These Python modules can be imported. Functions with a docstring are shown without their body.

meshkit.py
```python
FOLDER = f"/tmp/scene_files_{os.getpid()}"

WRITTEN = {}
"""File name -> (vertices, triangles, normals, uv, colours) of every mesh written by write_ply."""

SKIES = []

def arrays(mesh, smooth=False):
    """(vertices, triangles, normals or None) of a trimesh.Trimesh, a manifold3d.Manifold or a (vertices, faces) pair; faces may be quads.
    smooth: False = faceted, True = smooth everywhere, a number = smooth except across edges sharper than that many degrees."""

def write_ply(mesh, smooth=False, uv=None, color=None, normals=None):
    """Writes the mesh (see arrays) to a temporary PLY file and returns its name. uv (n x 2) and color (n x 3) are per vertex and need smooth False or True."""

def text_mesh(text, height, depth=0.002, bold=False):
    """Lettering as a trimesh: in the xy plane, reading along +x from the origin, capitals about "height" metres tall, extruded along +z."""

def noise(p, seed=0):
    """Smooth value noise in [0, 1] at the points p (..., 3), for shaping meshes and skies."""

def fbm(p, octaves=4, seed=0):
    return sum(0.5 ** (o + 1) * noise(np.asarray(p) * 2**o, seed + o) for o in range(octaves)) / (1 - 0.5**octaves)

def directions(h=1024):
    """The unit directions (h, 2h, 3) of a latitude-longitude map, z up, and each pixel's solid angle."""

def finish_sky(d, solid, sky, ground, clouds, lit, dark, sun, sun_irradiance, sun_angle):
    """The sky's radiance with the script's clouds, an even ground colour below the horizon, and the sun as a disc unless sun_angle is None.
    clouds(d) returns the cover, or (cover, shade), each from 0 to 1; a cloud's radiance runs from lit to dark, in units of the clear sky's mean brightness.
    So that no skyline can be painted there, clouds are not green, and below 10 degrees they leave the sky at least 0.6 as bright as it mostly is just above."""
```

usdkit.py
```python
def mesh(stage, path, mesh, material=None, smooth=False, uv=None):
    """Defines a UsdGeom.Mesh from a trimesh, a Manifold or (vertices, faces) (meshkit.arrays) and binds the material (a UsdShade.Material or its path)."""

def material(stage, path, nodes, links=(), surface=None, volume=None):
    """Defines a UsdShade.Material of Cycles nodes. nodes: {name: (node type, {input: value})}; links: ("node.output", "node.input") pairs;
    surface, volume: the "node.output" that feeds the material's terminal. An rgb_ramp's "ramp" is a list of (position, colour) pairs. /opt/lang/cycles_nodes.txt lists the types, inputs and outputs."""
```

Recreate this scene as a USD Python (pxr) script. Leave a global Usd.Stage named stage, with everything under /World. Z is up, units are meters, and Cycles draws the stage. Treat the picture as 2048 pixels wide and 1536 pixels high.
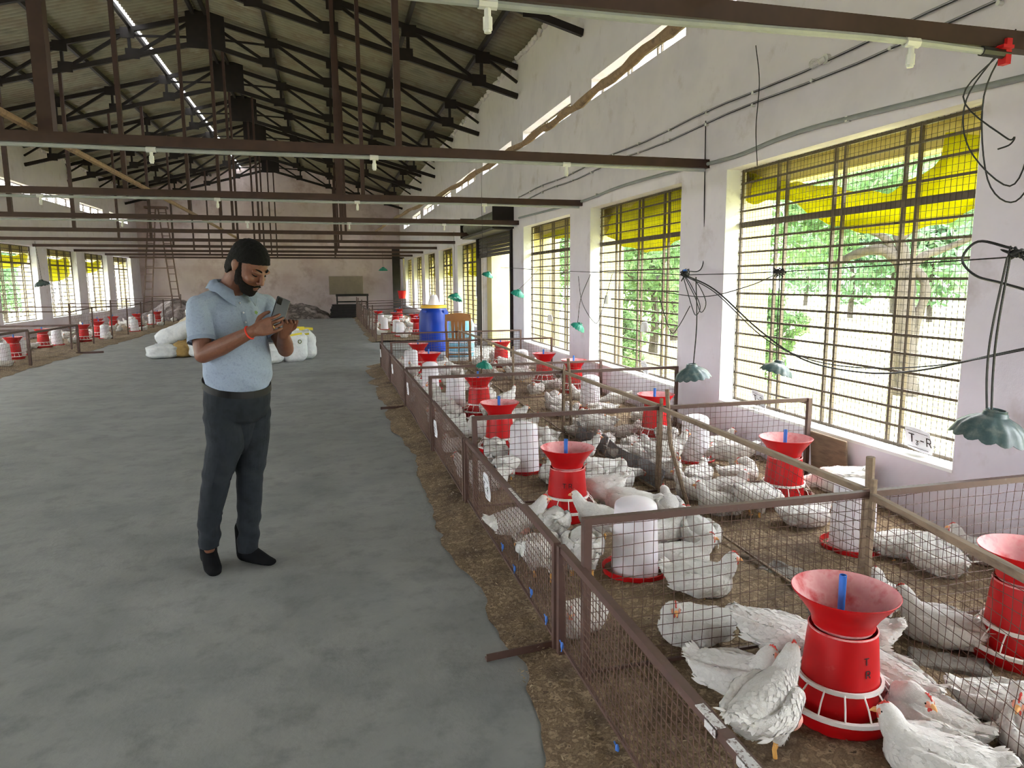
import math, random
import numpy as np
import trimesh
import manifold3d as m3
from pxr import Usd, UsdGeom, UsdLux, UsdShade, Sdf, Gf
import usdkit, meshkit

random.seed(7)
rng = np.random.default_rng(7)
stage = Usd.Stage.CreateInMemory()
UsdGeom.SetStageUpAxis(stage, 'Z')
UsdGeom.SetStageMetersPerUnit(stage, 1.0)
UsdGeom.Xform.Define(stage, '/World')
UsdGeom.Scope.Define(stage, '/World/Looks')

# ------------------------------------------------------------------ camera
EYE = np.array([0.0, 0.0, 1.53])
cR = np.array([0.9680488, -0.25066509, -0.00696641])
cU = np.array([0.04295061, 0.13837342, 0.98944835])
cF = np.array([0.24705619, 0.9581335, -0.14471844])
cam = UsdGeom.Camera.Define(stage, '/World/Camera')
cam.AddTransformOp().Set(Gf.Matrix4d(*cR, 0, *cU, 0, *(-cF), 0, *EYE, 1))
cam.CreateHorizontalApertureAttr(36.0)
cam.CreateVerticalApertureAttr(27.0)
cam.CreateFocalLengthAttr(1412.5 / 2048 * 36.0)
cam.CreateClippingRangeAttr(Gf.Vec2f(0.05, 500))
cam.CreateFStopAttr(0.0)
cam.CreateExposureAttr(4.65)

# ------------------------------------------------------------------ sky: bright overcast
def S(r, g, b):
    return tuple((c / 255 / 12.92) if c / 255 <= 0.04045 else ((c / 255 + 0.055) / 1.055) ** 2.4 for c in (r, g, b))

usdkit.material(stage, '/World/Looks/sky', {
    'sky': ('sky_texture', {'sky_type': 'hosek_wilkie', 'sun_direction': (0.35, 0.25, 0.9), 'turbidity': 6.0, 'ground_albedo': 0.3}),
    'hs': ('hsv', {'saturation': 0.35, 'value': 1.0}),
    'tc': ('texture_coordinate', {}),
    'nz': ('noise_texture', {'scale': 2.2, 'detail': 5.0, 'roughness': 0.55}),
    'rp': ('rgb_ramp', {'ramp': [(0.0, (0.62, 0.66, 0.72)), (0.45, (0.85, 0.88, 0.92)), (0.7, (1.05, 1.05, 1.05)), (1.0, (1.15, 1.14, 1.12))]}),
    'mx': ('mix_color', {'fac': 0.8, 'use_clamp': False}),
    'bg': ('background_shader', {'strength': 1.0})},
    [('sky.color', 'hs.color'), ('tc.generated', 'nz.vector'), ('nz.fac', 'rp.fac'), ('hs.color', 'mx.a'), ('rp.color', 'mx.b'), ('mx.result', 'bg.color')],
    surface='bg.background')
dome = UsdLux.DomeLight.Define(stage, '/World/Sky')
dome.CreateIntensityAttr(1.0)
dome.CreateColorAttr(Gf.Vec3f(0.97, 0.99, 1.04))
UsdShade.MaterialBindingAPI.Apply(dome.GetPrim()).Bind(UsdShade.Material.Get(stage, '/World/Looks/sky'))
sun = UsdLux.DistantLight.Define(stage, '/World/Sun')      # the sun behind thin cloud: high and very soft
sun.CreateAngleAttr(40.0)
sun.CreateIntensityAttr(0.6)
sun.CreateColorAttr(Gf.Vec3f(1.0, 0.97, 0.9))
sun.AddRotateXYZOp().Set(Gf.Vec3f(-14, 18, 0))

# ------------------------------------------------------------------ geometry helpers
class G:
    """Collects simple shapes into one mesh."""
    def __init__(s): s.v, s.f, s.n = [], [], 0
    def add(s, v, f):
        v, f = np.asarray(v, float), np.asarray(f, int)
        if f.shape[1] == 4: f = np.vstack([f[:, [0, 1, 2]], f[:, [0, 2, 3]]])
        s.v.append(v); s.f.append(f + s.n); s.n += len(v); return s
    def get(s): return np.vstack(s.v), np.vstack(s.f)
    def box(s, lo, hi):
        return s.boxc((np.array(lo, float) + hi) / 2, np.array(hi, float) - lo)
    def boxc(s, c, sz, R=None):
        q = np.array([[x, y, z] for x in (-.5, .5) for y in (-.5, .5) for z in (-.5, .5)]) * np.asarray(sz, float)
        if R is not None: q = q @ np.asarray(R).T
        return s.add(q + np.asarray(c, float), BOXF)
    def bar(s, p, q, w, h=None, up=(0, 0, 1)):
        p, q = np.asarray(p, float), np.asarray(q, float); d = q - p; L = np.linalg.norm(d); d = d / L
        a = np.cross(up, d)
        if np.linalg.norm(a) < 1e-6: a = np.array([1.0, 0, 0])
        a /= np.linalg.norm(a); b = np.cross(d, a)
        return s.boxc((p + q) / 2, (L, w, h or w), np.array([d, a, b]).T)
    def cbox(s, c, sz, ch, R=None):
        m = rbox(sz, ch); v, f = m
        if R is not None: v = v @ np.asarray(R).T
        return s.add(v + np.asarray(c, float), f)
    def tube(s, pts, r, n=6, cap=True):
        v, f = tube(pts, r, n, cap); return s.add(v, f)
    def lathe(s, prof, n=24, c=(0, 0, 0)):
        v, f = lathe(prof, n); return s.add(v + np.asarray(c, float), f)
    def ell(s, c, r, nu=14, nv=9, R=None):
        v, f = sph(nu, nv); v = v * np.asarray(r, float)
        if R is not None: v = v @ np.asarray(R).T
        return s.add(v + np.asarray(c, float), f)
    def tri(s, m): return s.add(np.array(m.vertices), np.array(m.faces))

BOXF = np.array([[0, 1, 3, 2], [4, 6, 7, 5], [0, 4, 5, 1], [2, 3, 7, 6], [0, 2, 6, 4], [1, 5, 7, 3]])

def rbox(sz, ch):
    """A box with chamfered edges."""
    x, y, z = np.asarray(sz, float) / 2
    p = [(sx * a, sy * b, sz_ * c) for sx in (-1, 1) for sy in (-1, 1) for sz_ in (-1, 1) for a, b, c in ((x - ch, y - ch, z), (x - ch, y, z - ch), (x, y - ch, z - ch))]
    h = trimesh.convex.convex_hull(np.array(p)); return np.array(h.vertices), np.array(h.faces)

def frames(p):
    t = np.gradient(p, axis=0); t /= np.linalg.norm(t, axis=1, keepdims=True) + 1e-12
    a = np.zeros_like(t); ref = np.array([0, 0, 1.0]) if abs(t[0, 2]) < .9 else np.array([1.0, 0, 0])
    for i in range(len(p)):
        k = np.cross(t[i], np.cross(ref, t[i])); k /= np.linalg.norm(k) + 1e-12; a[i] = k; ref = k
    return t, a, np.cross(t, a)

def tube(pts, r, n=6, cap=True):
    p = np.asarray(pts, float); r = np.broadcast_to(np.asarray(r, float), (len(p),))
    t, a, b = frames(p); th = np.arange(n) * 2 * np.pi / n
    v = (p[:, None] + r[:, None, None] * (np.cos(th)[None, :, None] * a[:, None] + np.sin(th)[None, :, None] * b[:, None])).reshape(-1, 3)
    i, j = np.meshgrid(np.arange(len(p) - 1), np.arange(n), indexing='ij')
    q = np.stack([i * n + j, i * n + (j + 1) % n, (i + 1) * n + (j + 1) % n, (i + 1) * n + j], -1).reshape(-1, 4)
    f = np.vstack([q[:, [0, 1, 2]], q[:, [0, 2, 3]]])
    if cap:
        k = len(v); v = np.vstack([v, p[0], p[-1]]); j = np.arange(n); e = (len(p) - 1) * n
        f = np.vstack([f, np.stack([np.full(n, k), (j + 1) % n, j], 1), np.stack([np.full(n, k + 1), e + j, e + (j + 1) % n], 1)])
    return v, f

def lathe(prof, n=24):
    pr = np.asarray(prof, float); th = np.arange(n) * 2 * np.pi / n
    v = np.stack([pr[:, 0, None] * np.cos(th), pr[:, 0, None] * np.sin(th), np.broadcast_to(pr[:, 1, None], (len(pr), n))], -1).reshape(-1, 3)
    i, j = np.meshgrid(np.arange(len(pr) - 1), np.arange(n), indexing='ij')
    q = np.stack([i * n + j, i * n + (j + 1) % n, (i + 1) * n + (j + 1) % n, (i + 1) * n + j], -1).reshape(-1, 4)
    return v, np.vstack([q[:, [0, 1, 2]], q[:, [0, 2, 3]]])

def sph(nu=14, nv=9):
    th = np.linspace(0, np.pi, nv + 1)
    return lathe(np.stack([np.sin(th), -np.cos(th)], 1), nu)

def sheet(P):
    """Grid of points (nu, nv, 3) as a surface."""
    P = np.asarray(P, float); a, b = P.shape[:2]
    i, j = np.meshgrid(np.arange(a - 1), np.arange(b - 1), indexing='ij')
    q = np.stack([i * b + j, i * b + j + 1, (i + 1) * b + j + 1, (i + 1) * b + j], -1).reshape(-1, 4)
    return P.reshape(-1, 3), np.vstack([q[:, [0, 1, 2]], q[:, [0, 2, 3]]])

def thick(P, d):
    """A surface grid given thickness d along its normals, closed all round."""
    P = np.asarray(P, float); du = np.gradient(P, axis=0); dv = np.gradient(P, axis=1)
    n = np.cross(du, dv); n /= np.linalg.norm(n, axis=-1, keepdims=True) + 1e-12
    v1, f1 = sheet(P + n * d / 2); v2, f2 = sheet(P - n * d / 2); k = len(v1); a, b = P.shape[:2]
    ring = [i * b for i in range(a)] + [(a - 1) * b + j for j in range(1, b)] + [i * b + b - 1 for i in range(a - 2, -1, -1)] + list(range(b - 2, 0, -1))
    ring = np.array(ring); nx = np.roll(ring, -1)
    return np.vstack([v1, v2]), np.vstack([f1, f2[:, ::-1] + k, np.stack([ring, nx, nx + k], 1), np.stack([ring, nx + k, ring + k], 1)])

def rot(rz=0, ry=0, rx=0):
    c, s = math.cos(rz), math.sin(rz); Z = np.array([[c, -s, 0], [s, c, 0], [0, 0, 1]])
    c, s = math.cos(ry), math.sin(ry); Y = np.array([[c, 0, s], [0, 1, 0], [-s, 0, c]])
    c, s = math.cos(rx), math.sin(rx); X = np.array([[1, 0, 0], [0, c, -s], [0, s, c]])
    return Z @ Y @ X

def curve(pts, n=24):
    """Smooth curve through points (Catmull-Rom)."""
    p = np.asarray(pts, float); p = np.vstack([2 * p[0] - p[1], p, 2 * p[-1] - p[-2]]); out = []
    k = len(p) - 3; m = max(2, n // k)
    for i in range(k):
        t = np.linspace(0, 1, m, endpoint=False)[:, None]; a, b, c, d = p[i:i + 4]
        out.append(.5 * (2 * b + (c - a) * t + (2 * a - 5 * b + 4 * c - d) * t ** 2 + (3 * b - a - 3 * c + d) * t ** 3))
    return np.vstack(out + [p[-2:-1]])

# ------------------------------------------------------------------ scene tree helpers
USED = {}
def nm(parent, name):
    k = (parent, name); n = USED.get(k, 0); USED[k] = n + 1
    return name if n == 0 else f'{name}_{n:03d}'

def mtx(loc, rz=0, sc=1, R=None):
    M = np.eye(4); M[:3, :3] = (rot(rz) if R is None else R) * (np.asarray(sc, float) if np.ndim(sc) else sc); M[:3, 3] = loc
    return Gf.Matrix4d(*M.T.ravel())

def tag(p, label=None, cat=None, group=None, kind=None):
    for k, v in (('label', label), ('category', cat), ('group', group), ('kind', kind)):
        if v: p.SetCustomDataByKey(k, v)
    return p

LOC = {}
def thing(name, label, cat, loc=(0, 0, 0), rz=0, sc=1, R=None, group=None, kind=None):
    path = '/World/' + nm('/World', name); x = UsdGeom.Xform.Define(stage, path)
    x.AddTransformOp().Set(mtx(loc, rz, sc, R)); tag(x.GetPrim(), label, cat, group, kind); LOC[path] = np.asarray(loc, float)
    return path

def part(parent, name, geo, mat, smooth=False, label=None, world=False, kind=None):
    """One mesh under a thing or a part. world: the points are given in world space and the thing only moved them."""
    path = parent + '/' + nm(parent, name)
    v, f = geo.get() if isinstance(geo, G) else geo
    if world:
        v = v - LOC['/'.join(parent.split('/')[:3])]
    usdkit.mesh(stage, path, (v, f), LK[mat], smooth=smooth)
    if label or kind: tag(stage.GetPrimAtPath(path), label, kind=kind)
    return path

def top(name, geo, mat, label, cat, kind=None, group=None, smooth=False):
    path = '/World/' + nm('/World', name)
    usdkit.mesh(stage, path, geo.get() if isinstance(geo, G) else geo, LK[mat], smooth=smooth)
    tag(stage.GetPrimAtPath(path), label, cat, group, kind); LOC[path] = np.zeros(3)
    return path

def dup(src, label, loc, rz=0, sc=1, R=None, group=None, cat=None):
    base = src.rsplit('/', 1)[1]
    if base[-3:].isdigit(): base = base[:-4]
    path = '/World/' + nm('/World', base); x = UsdGeom.Xform.Define(stage, path); p = x.GetPrim()
    p.GetReferences().AddInternalReference(src); p.SetInstanceable(True)
    UsdGeom.Xformable(p).MakeMatrixXform().Set(mtx(loc, rz, sc, R)) if not p.GetAttribute('xformOp:transform') else p.GetAttribute('xformOp:transform').Set(mtx(loc, rz, sc, R))
    tag(p, label, cat, group)
    return path

# ------------------------------------------------------------------ materials
LK = {}
def M(name, cols, scale=8.0, rough=0.6, bump=0.0, bscale=80.0, metal=0.0, detail=4.0, coord='object', spec=0.5, lo=0.3, hi=0.7, stretch=None, dirt=None, **extra):
    """Principled material: colours spread by noise (sRGB 0-255), optional dirt: (colour, scale, from, to), optional bump."""
    cols = [cols] if np.ndim(cols[0]) == 0 else list(cols)
    nodes = {'p': ('principled_bsdf', dict(roughness=rough, metallic=metal, specular_ior_level=spec, **extra))}
    links = []
    src = 'tc.object' if coord == 'object' else 'tc.position'
    nodes['tc'] = ('texture_coordinate', {}) if coord == 'object' else ('geometry', {})
    if stretch:
        nodes['mp'] = ('mapping', {'scale': stretch}); links.append((src, 'mp.vector')); src = 'mp.vector'
    if len(cols) == 1:
        nodes['c'] = ('color', {'value': S(*cols[0])}); out = 'c.color'
    else:
        nodes['n'] = ('noise_texture', {'scale': scale, 'detail': detail, 'roughness': 0.6})
        nodes['r'] = ('rgb_ramp', {'ramp': [(lo + (hi - lo) * i / (len(cols) - 1), S(*c)) for i, c in enumerate(cols)]})
        links += [(src, 'n.vector'), ('n.fac', 'r.fac')]; out = 'r.color'
    if dirt:
        nodes['dn'] = ('noise_texture', {'scale': dirt[1], 'detail': 5.0, 'roughness': 0.65})
        nodes['dr'] = ('map_range', {'from_min': dirt[2], 'from_max': dirt[3], 'to_min': 0.0, 'to_max': 1.0, 'clamp': True})
        nodes['dm'] = ('mix_color', {'b': S(*dirt[0])})
        links += [(src, 'dn.vector'), ('dn.fac', 'dr.value'), ('dr.result', 'dm.fac'), (out, 'dm.a')]; out = 'dm.result'
    links.append((out, 'p.base_color'))
    if bump:
        nodes['bn'] = ('noise_texture', {'scale': bscale, 'detail': 4.0, 'roughness': 0.6})
        nodes['b'] = ('bump', {'strength': bump, 'distance': 0.01})
        links += [(src, 'bn.vector'), ('bn.fac', 'b.height'), ('b.normal', 'p.normal')]
    LK[name] = usdkit.material(stage, '/World/Looks/' + name, nodes, links, surface='p.BSDF')
    return LK[name]

def cloth_through(name, cols, scale, fac, rough=0.6):
    """Thin stuff that light shines through (tarpaulin, leaves)."""
    LK[name] = usdkit.material(stage, '/World/Looks/' + name, {
        'g': ('geometry', {}), 'n': ('noise_texture', {'scale': scale, 'detail': 3.0}),
        'r': ('rgb_ramp', {'ramp': [(0.3 + 0.4 * i / (len(cols) - 1), S(*c)) for i, c in enumerate(cols)]}),
        'p': ('principled_bsdf', {'roughness': rough, 'specular_ior_level': 0.3}), 't': ('translucent_bsdf', {}), 'm': ('mix_closure', {'fac': fac})},
        [('g.position', 'n.vector'), ('n.fac', 'r.fac'), ('r.color', 'p.base_color'), ('r.color', 't.color'), ('p.BSDF', 'm.closure1'), ('t.BSDF', 'm.closure2')], surface='m.closure')

M('floor', [(116, 119, 118), (128, 130, 128), (140, 141, 138), (124, 126, 125)], scale=1.6, rough=0.55, bump=0.25, bscale=35, coord='pos', detail=8, lo=.28, hi=.72, spec=.4, dirt=((98, 101, 100), 5.5, .50, .85))
M('plaster', [(206, 199, 210), (217, 210, 219), (211, 204, 214)], scale=1.3, rough=0.85, bump=0.2, bscale=25, coord='pos', dirt=((176, 162, 162), 2.3, .58, .85))
M('plaster_back', [(200, 182, 184), (210, 194, 194), (194, 172, 172)], scale=.8, rough=0.9, bump=0.2, bscale=25, coord='pos', dirt=((160, 132, 126), 1.1, .52, .8))
M('white_paint', [(228, 228, 228), (238, 238, 236)], scale=3, rough=0.7, bump=0.15, bscale=40, coord='pos', dirt=((190, 182, 176), 6, .6, .8))
M('yellow_paint', [(198, 182, 122), (208, 194, 138)], scale=2, rough=0.8, coord='pos', dirt=((160, 136, 74), 3, .6, .85))
LK['sheet_roof'] = usdkit.material(stage, '/World/Looks/sheet_roof', {      # cement sheets, darker brown in stripes that follow the corrugation, broken by noise
    'g': ('geometry', {}), 's': ('separate_xyz', {}), 'm': ('math', {'math_type': 'multiply', 'value2': 2 * math.pi / .146}), 'c': ('math', {'math_type': 'cosine'}),
    'n': ('noise_texture', {'scale': 1.6, 'detail': 5.0}), 'r': ('rgb_ramp', {'ramp': [(.3, S(108, 106, 92)), (.45, S(126, 122, 106)), (.6, S(116, 106, 90)), (.72, S(138, 136, 124))]}),
    'n2': ('noise_texture', {'scale': 2.6, 'detail': 4.0}), 'a': ('math', {'math_type': 'multiply_add', 'value2': .34, 'value3': .3}), 'b': ('math', {'math_type': 'multiply', 'use_clamp': True}),
    'x': ('mix_color', {'b': S(66, 56, 44)}), 'p': ('principled_bsdf', {'roughness': .9, 'specular_ior_level': .2})},
    [('g.position', 's.vector'), ('s.y', 'm.value1'), ('m.value', 'c.value1'), ('c.value', 'a.value1'), ('g.position', 'n.vector'), ('n.fac', 'r.fac'), ('g.position', 'n2.vector'), ('a.value', 'b.value1'), ('n2.fac', 'b.value2'),
     ('b.value', 'x.fac'), ('r.color', 'x.a'), ('x.result', 'p.base_color')], surface='p.BSDF')
M('truss_steel', [(28, 24, 23), (38, 32, 29)], scale=6, rough=0.6, coord='pos', spec=.3)
M('brown_steel', [(74, 54, 48), (88, 64, 56), (80, 60, 56)], scale=9, rough=0.55, coord='pos', dirt=((110, 98, 92), 30, .62, .8))
M('rust_wire', [(78, 54, 44), (92, 66, 52)], scale=20, rough=0.6, coord='pos')
M('grille_steel', [(82, 70, 56), (98, 86, 70)], scale=12, rough=0.6, coord='pos')
M('dark_wire', (70, 62, 54), rough=0.6)
M('pvc_grey', [(150, 155, 156), (166, 170, 170)], scale=10, rough=0.45, coord='pos')
M('black_cable', (28, 28, 30), rough=0.5)
M('grey_conduit', [(128, 132, 132), (144, 147, 146)], scale=8, rough=.5, coord='pos')
M('white_plastic', [(206, 208, 208), (222, 222, 220)], scale=10, rough=.4, coord='pos')
M('red_plastic', (196, 20, 26), rough=.4)
M('bamboo', [(118, 92, 68), (138, 112, 86), (96, 74, 58)], scale=14, rough=.7, coord='pos')
M('ground_grass', [(150, 150, 88), (176, 170, 110), (128, 136, 74), (190, 182, 130)], scale=.8, rough=.95, coord='pos', detail=8)
M('beam_steel', [(56, 40, 36), (68, 48, 43)], scale=9, rough=.55, coord='pos', spec=.35)
M('bark', [(60, 55, 50), (76, 70, 64), (44, 40, 37)], scale=9, rough=.9, bump=.6, bscale=18, coord='pos')
cloth_through('leaf', [(72, 104, 62), (100, 134, 86), (132, 162, 112)], 1.5, .4)
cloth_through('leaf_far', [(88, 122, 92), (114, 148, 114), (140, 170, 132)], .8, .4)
cloth_through('tarp', [(194, 190, 6), (206, 202, 14), (186, 180, 6)], 3, .45, .45)
# ================================================================== the hall
XL, XR, Y0, Y1, WT = -8.1, 3.51, -8.0, 35.2, 0.2
ZE, SL, CX = 5.42, 0.27, -2.295                       # eave height at the wall, roof slope, ridge line
PITCH, WW = 3.427, 2.589
RY = [3.2586 + PITCH * k for k in range(-3, 9)]        # right-hand window bays (the one at k = 3 is the door)
LY = [20.905 + PITCH * k for k in range(-8, 4)]
DOOR_Y = (13.5, 16.72)

def roof_z(x): return ZE + SL * (3.51 - CX) - SL * abs(x - CX)

g = G(); g.box((XL - .2, Y0, -.15), (XR + .2, Y1, 0))
top('floor', g, 'floor', 'grey stained concrete floor of the long hall', 'floor', 'structure')

def side_wall(x0, x1, bays, zs, zt, cz0, cz1, door=None):
    g = G(); ys = Y0
    for y in bays:
        a, b = (y, y + WW) if door is None or abs(y - (RY[3 + 3])) > .1 else door
        g.box((x0, ys, 0), (x1, a, ZE + .1)); lo, hi = (0 if (a, b) == door else zs), (2.56 if (a, b) == door else zt)
        if lo: g.box((x0, a, 0), (x1, b, lo))
        ca, cb = max(a, y - .01), min(b, y + WW)
        g.box((x0, a, hi), (x1, b, cz0)); g.box((x0, a, cz1), (x1, b, ZE + .1))
        if ca > a + .02: g.box((x0, a, cz0), (x1, ca, cz1))
        if cb < b - .02: g.box((x0, cb, cz0), (x1, b, cz1))
        ys = b
    g.box((x0, ys, 0), (x1, Y1, ZE + .1))
    return g
wr = top('wall_right', side_wall(XR, XR + WT, RY, .4, 2.5, 3.9, 4.17, DOOR_Y), 'plaster', 'pinkish white plastered side wall with tall grilled windows on the right', 'wall', 'structure')
wl = top('wall_left', side_wall(XL - WT, XL, LY, .5, 2.6, 4.02, 4.3), 'plaster', 'pinkish white plastered side wall with bright windows on the far left', 'wall', 'structure')
def gable(y0, y1):
    p = np.array([(XL - .2, 0), (XR + .2, 0), (XR + .2, roof_z(XR + .2) + .1), (CX, roof_z(CX) + .1), (XL - .2, roof_z(XL - .2) + .1)])
    v = np.vstack([np.c_[p[:, 0], np.full(5, y0), p[:, 1]], np.c_[p[:, 0], np.full(5, y1), p[:, 1]]])
    f = [[0, 1, 2], [0, 2, 3], [0, 3, 4], [5, 7, 6], [5, 8, 7], [5, 9, 8]]
    for i in range(5): j = (i + 1) % 5; f += [[i, i + 5, j + 5], [i, j + 5, j]]
    return v, np.array(f)
top('wall_back', gable(Y1, Y1 + .2), 'plaster_back', 'stained pinkish gable wall at the far end of the hall', 'wall', 'structure')
top('wall_front', gable(Y0 - .2, Y0), 'plaster', 'plastered gable wall behind the viewpoint', 'wall', 'structure')

# white painted reveals and sills of the windows, yellow outside piers and lintels
g = G()
for y in RY:
    if abs(y - RY[6]) < .1: continue
    g.box((XR - .004, y, .392), (XR + WT, y + WW, .412)); g.box((XR + .002, y, .41), (XR + WT, y + .006, 2.5)); g.box((XR + .002, y + WW - .006, .41), (XR + WT, y + WW, 2.5))
for y in LY:
    g.box((XL - WT, y, .492), (XL + .004, y + WW, .512)); g.box((XL - WT, y, .51), (XL - .002, y + .006, 2.6)); g.box((XL - WT, y + WW - .006, .51), (XL - .002, y + WW, 2.6))
top('trim_1', g, 'white_paint', 'white painted window reveals and sills', 'window trim', 'structure')
g = G()
for y in RY:
    g.box((XR + WT, y + WW + .09, -.3), (4.05 if abs(y - RY[6]) > .1 else 4.15, y + WW + .75, 2.4))
g.box((3.88, Y0, 2.36), (4.05, Y1, 2.8)); g.box((XR + WT, Y0, 2.7), (3.88, Y1, 2.8))
for y in LY: g.box((XL - WT - .33, y + WW + .09, -.3), (XL - WT, y + WW + .75, 2.4))
g.box((XL - WT - .33, Y0, 2.4), (XL - WT, Y1, 2.8))
top('trim_2', g, 'yellow_paint', 'yellow painted piers and lintel outside the windows', 'wall trim', 'structure')

# ------------------------------------------------------------------ roof: corrugated sheets row by row, one row of sheets per bay
roof = thing('ceiling', 'grey corrugated sheet roof seen from below', 'roof', kind='structure')
rows = [(0.0, 1.27), (1.42, 2.62), (2.55, 3.88), (3.81, 5.2), (5.13, 6.5)]      # distance from the ridge; the first gap lets the daylight in on the left
def corr(a, b, side, y0, y1, lift):
    n = int(round((y1 - y0) / .146)) * 6 + 1; ys = np.linspace(y0, y1, n); wv = .028 * np.cos(2 * np.pi * ys / .146)
    P = [[(CX + side * d, y, ZE + .1 + SL * (3.51 - CX) - SL * d + w + lift) for y, w in zip(ys, wv)] for d in (a, b)]
    return sheet(P)
for side in (-1, 1):
    for k, (a, b) in enumerate(rows):
        if side > 0 and k == 1: a = 1.2
        y = Y0 - .3
        while y < Y1 + .2:
            part(roof, 'roof_sheet', corr(a, b, side, y, min(y + 3.504, Y1 + .4), .012 * (k % 2)), 'sheet_roof', smooth=True); y += 3.504
g = G(); g.tube([(CX, Y0 - .3, roof_z(CX) + .16), (CX, Y1 + .4, roof_z(CX) + .16)], .12, 10); part(roof, 'ridge_cap', g, 'sheet_roof', True)
for side in (-1, 1):                                     # purlins along the hall
    for d in (.12, 1.33, 2.58, 3.83, 5.13):
        g = G(); x = CX + side * d; z = roof_z(x)
        g.box((x - .03, Y0, z - .02), (x + .03, Y1, z + .07)); part(roof, 'purlin', g, 'truss_steel')
g = G()                                                  # rough mortar along the top of the wall under the sheets
for y in np.arange(Y0, Y1, .13):
    for x in (XR - .02, XL + .02): g.ell((x, y + rng.uniform(-.04, .04), ZE + .07 + rng.uniform(-.03, .03)), (.05, .08, .05), 6, 4)
part(roof, 'mortar_line', g, 'plaster', True, kind='stuff')

# ------------------------------------------------------------------ roof trusses, ties, hangers, fogger pipes
TY = [2.759 + PITCH * k for k in range(-1, 10)]
def up(s): return ZE - .07 + SL * (3.51 - CX) - SL * s
def dn(s): return up(s) - .5
nodes_s = [0, 1.35, 2.58, 3.83, 5.13]
def make_truss(y, hang, label):
    t = thing('roof_truss', label, 'truss', (CX, y, 0), group=None)
    for sd in (-1, 1):
        E = 5.80
        for nme, fz in (('top_chord', up), ('bottom_chord', dn)):
            for o in (-.032, .032):
                pass
            g = G(); g.bar((0, 0, fz(0)), (sd * E, 0, fz(E)), .07, .09); part(t, nme, g, 'truss_steel')
        for i, s in enumerate(nodes_s[1:], 1):
            g = G(); g.bar((sd * s, 0, up(s)), (sd * s, 0, dn(s)), .055); part(t, 'web_post', g, 'truss_steel')
            g = G(); g.bar((sd * nodes_s[i - 1], .02, up(nodes_s[i - 1])), (sd * s, .02, dn(s)), .05, .06); part(t, 'web_brace', g, 'truss_steel')
            for c in ((sd * (s + .02), -.03, up(s) - .06), (sd * (s - .05), -.03, dn(s) + .05)): g = G(); g.boxc(c, (.26, .012, .2)); part(t, 'gusset_plate', g, 'truss_steel')
        g = G(); g.bar((sd * 5.13, .02, up(5.13)), (sd * E, .02, dn(E) + .25), .05, .045); part(t, 'web_brace', g, 'truss_steel')
        g = G(); g.bar((sd * 1.35, .02, up(1.35) - .1), (0, .02, up(0) - .4), .04); part(t, 'web_brace', g, 'truss_steel')
    g = G(); g.boxc((.1, -.035, up(0) - .27), (.74, .014, .72)); part(t, 'apex_plate', g, 'truss_steel')
    g = G(); g.bar((0, 0, up(0)), (0, 0, dn(0) - .06), .05); part(t, 'web_post', g, 'truss_steel'); g = G(); g.boxc((0, -.03, dn(0)), (.24, .012, .16)); part(t, 'gusset_plate', g, 'truss_steel')
    for hx, w in hang:
        s = abs(hx - CX); g = G(); g.bar((hx - CX, .03, dn(s)), (hx - CX, .03, 2.6), w); part(t, 'hanger_rod', g, 'beam_steel')
    return t
ords = ['', 'nearest', 'second nearest', 'third', 'fourth', 'fifth', 'sixth', 'seventh', 'eighth', 'ninth', 'tenth', 'last']
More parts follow.
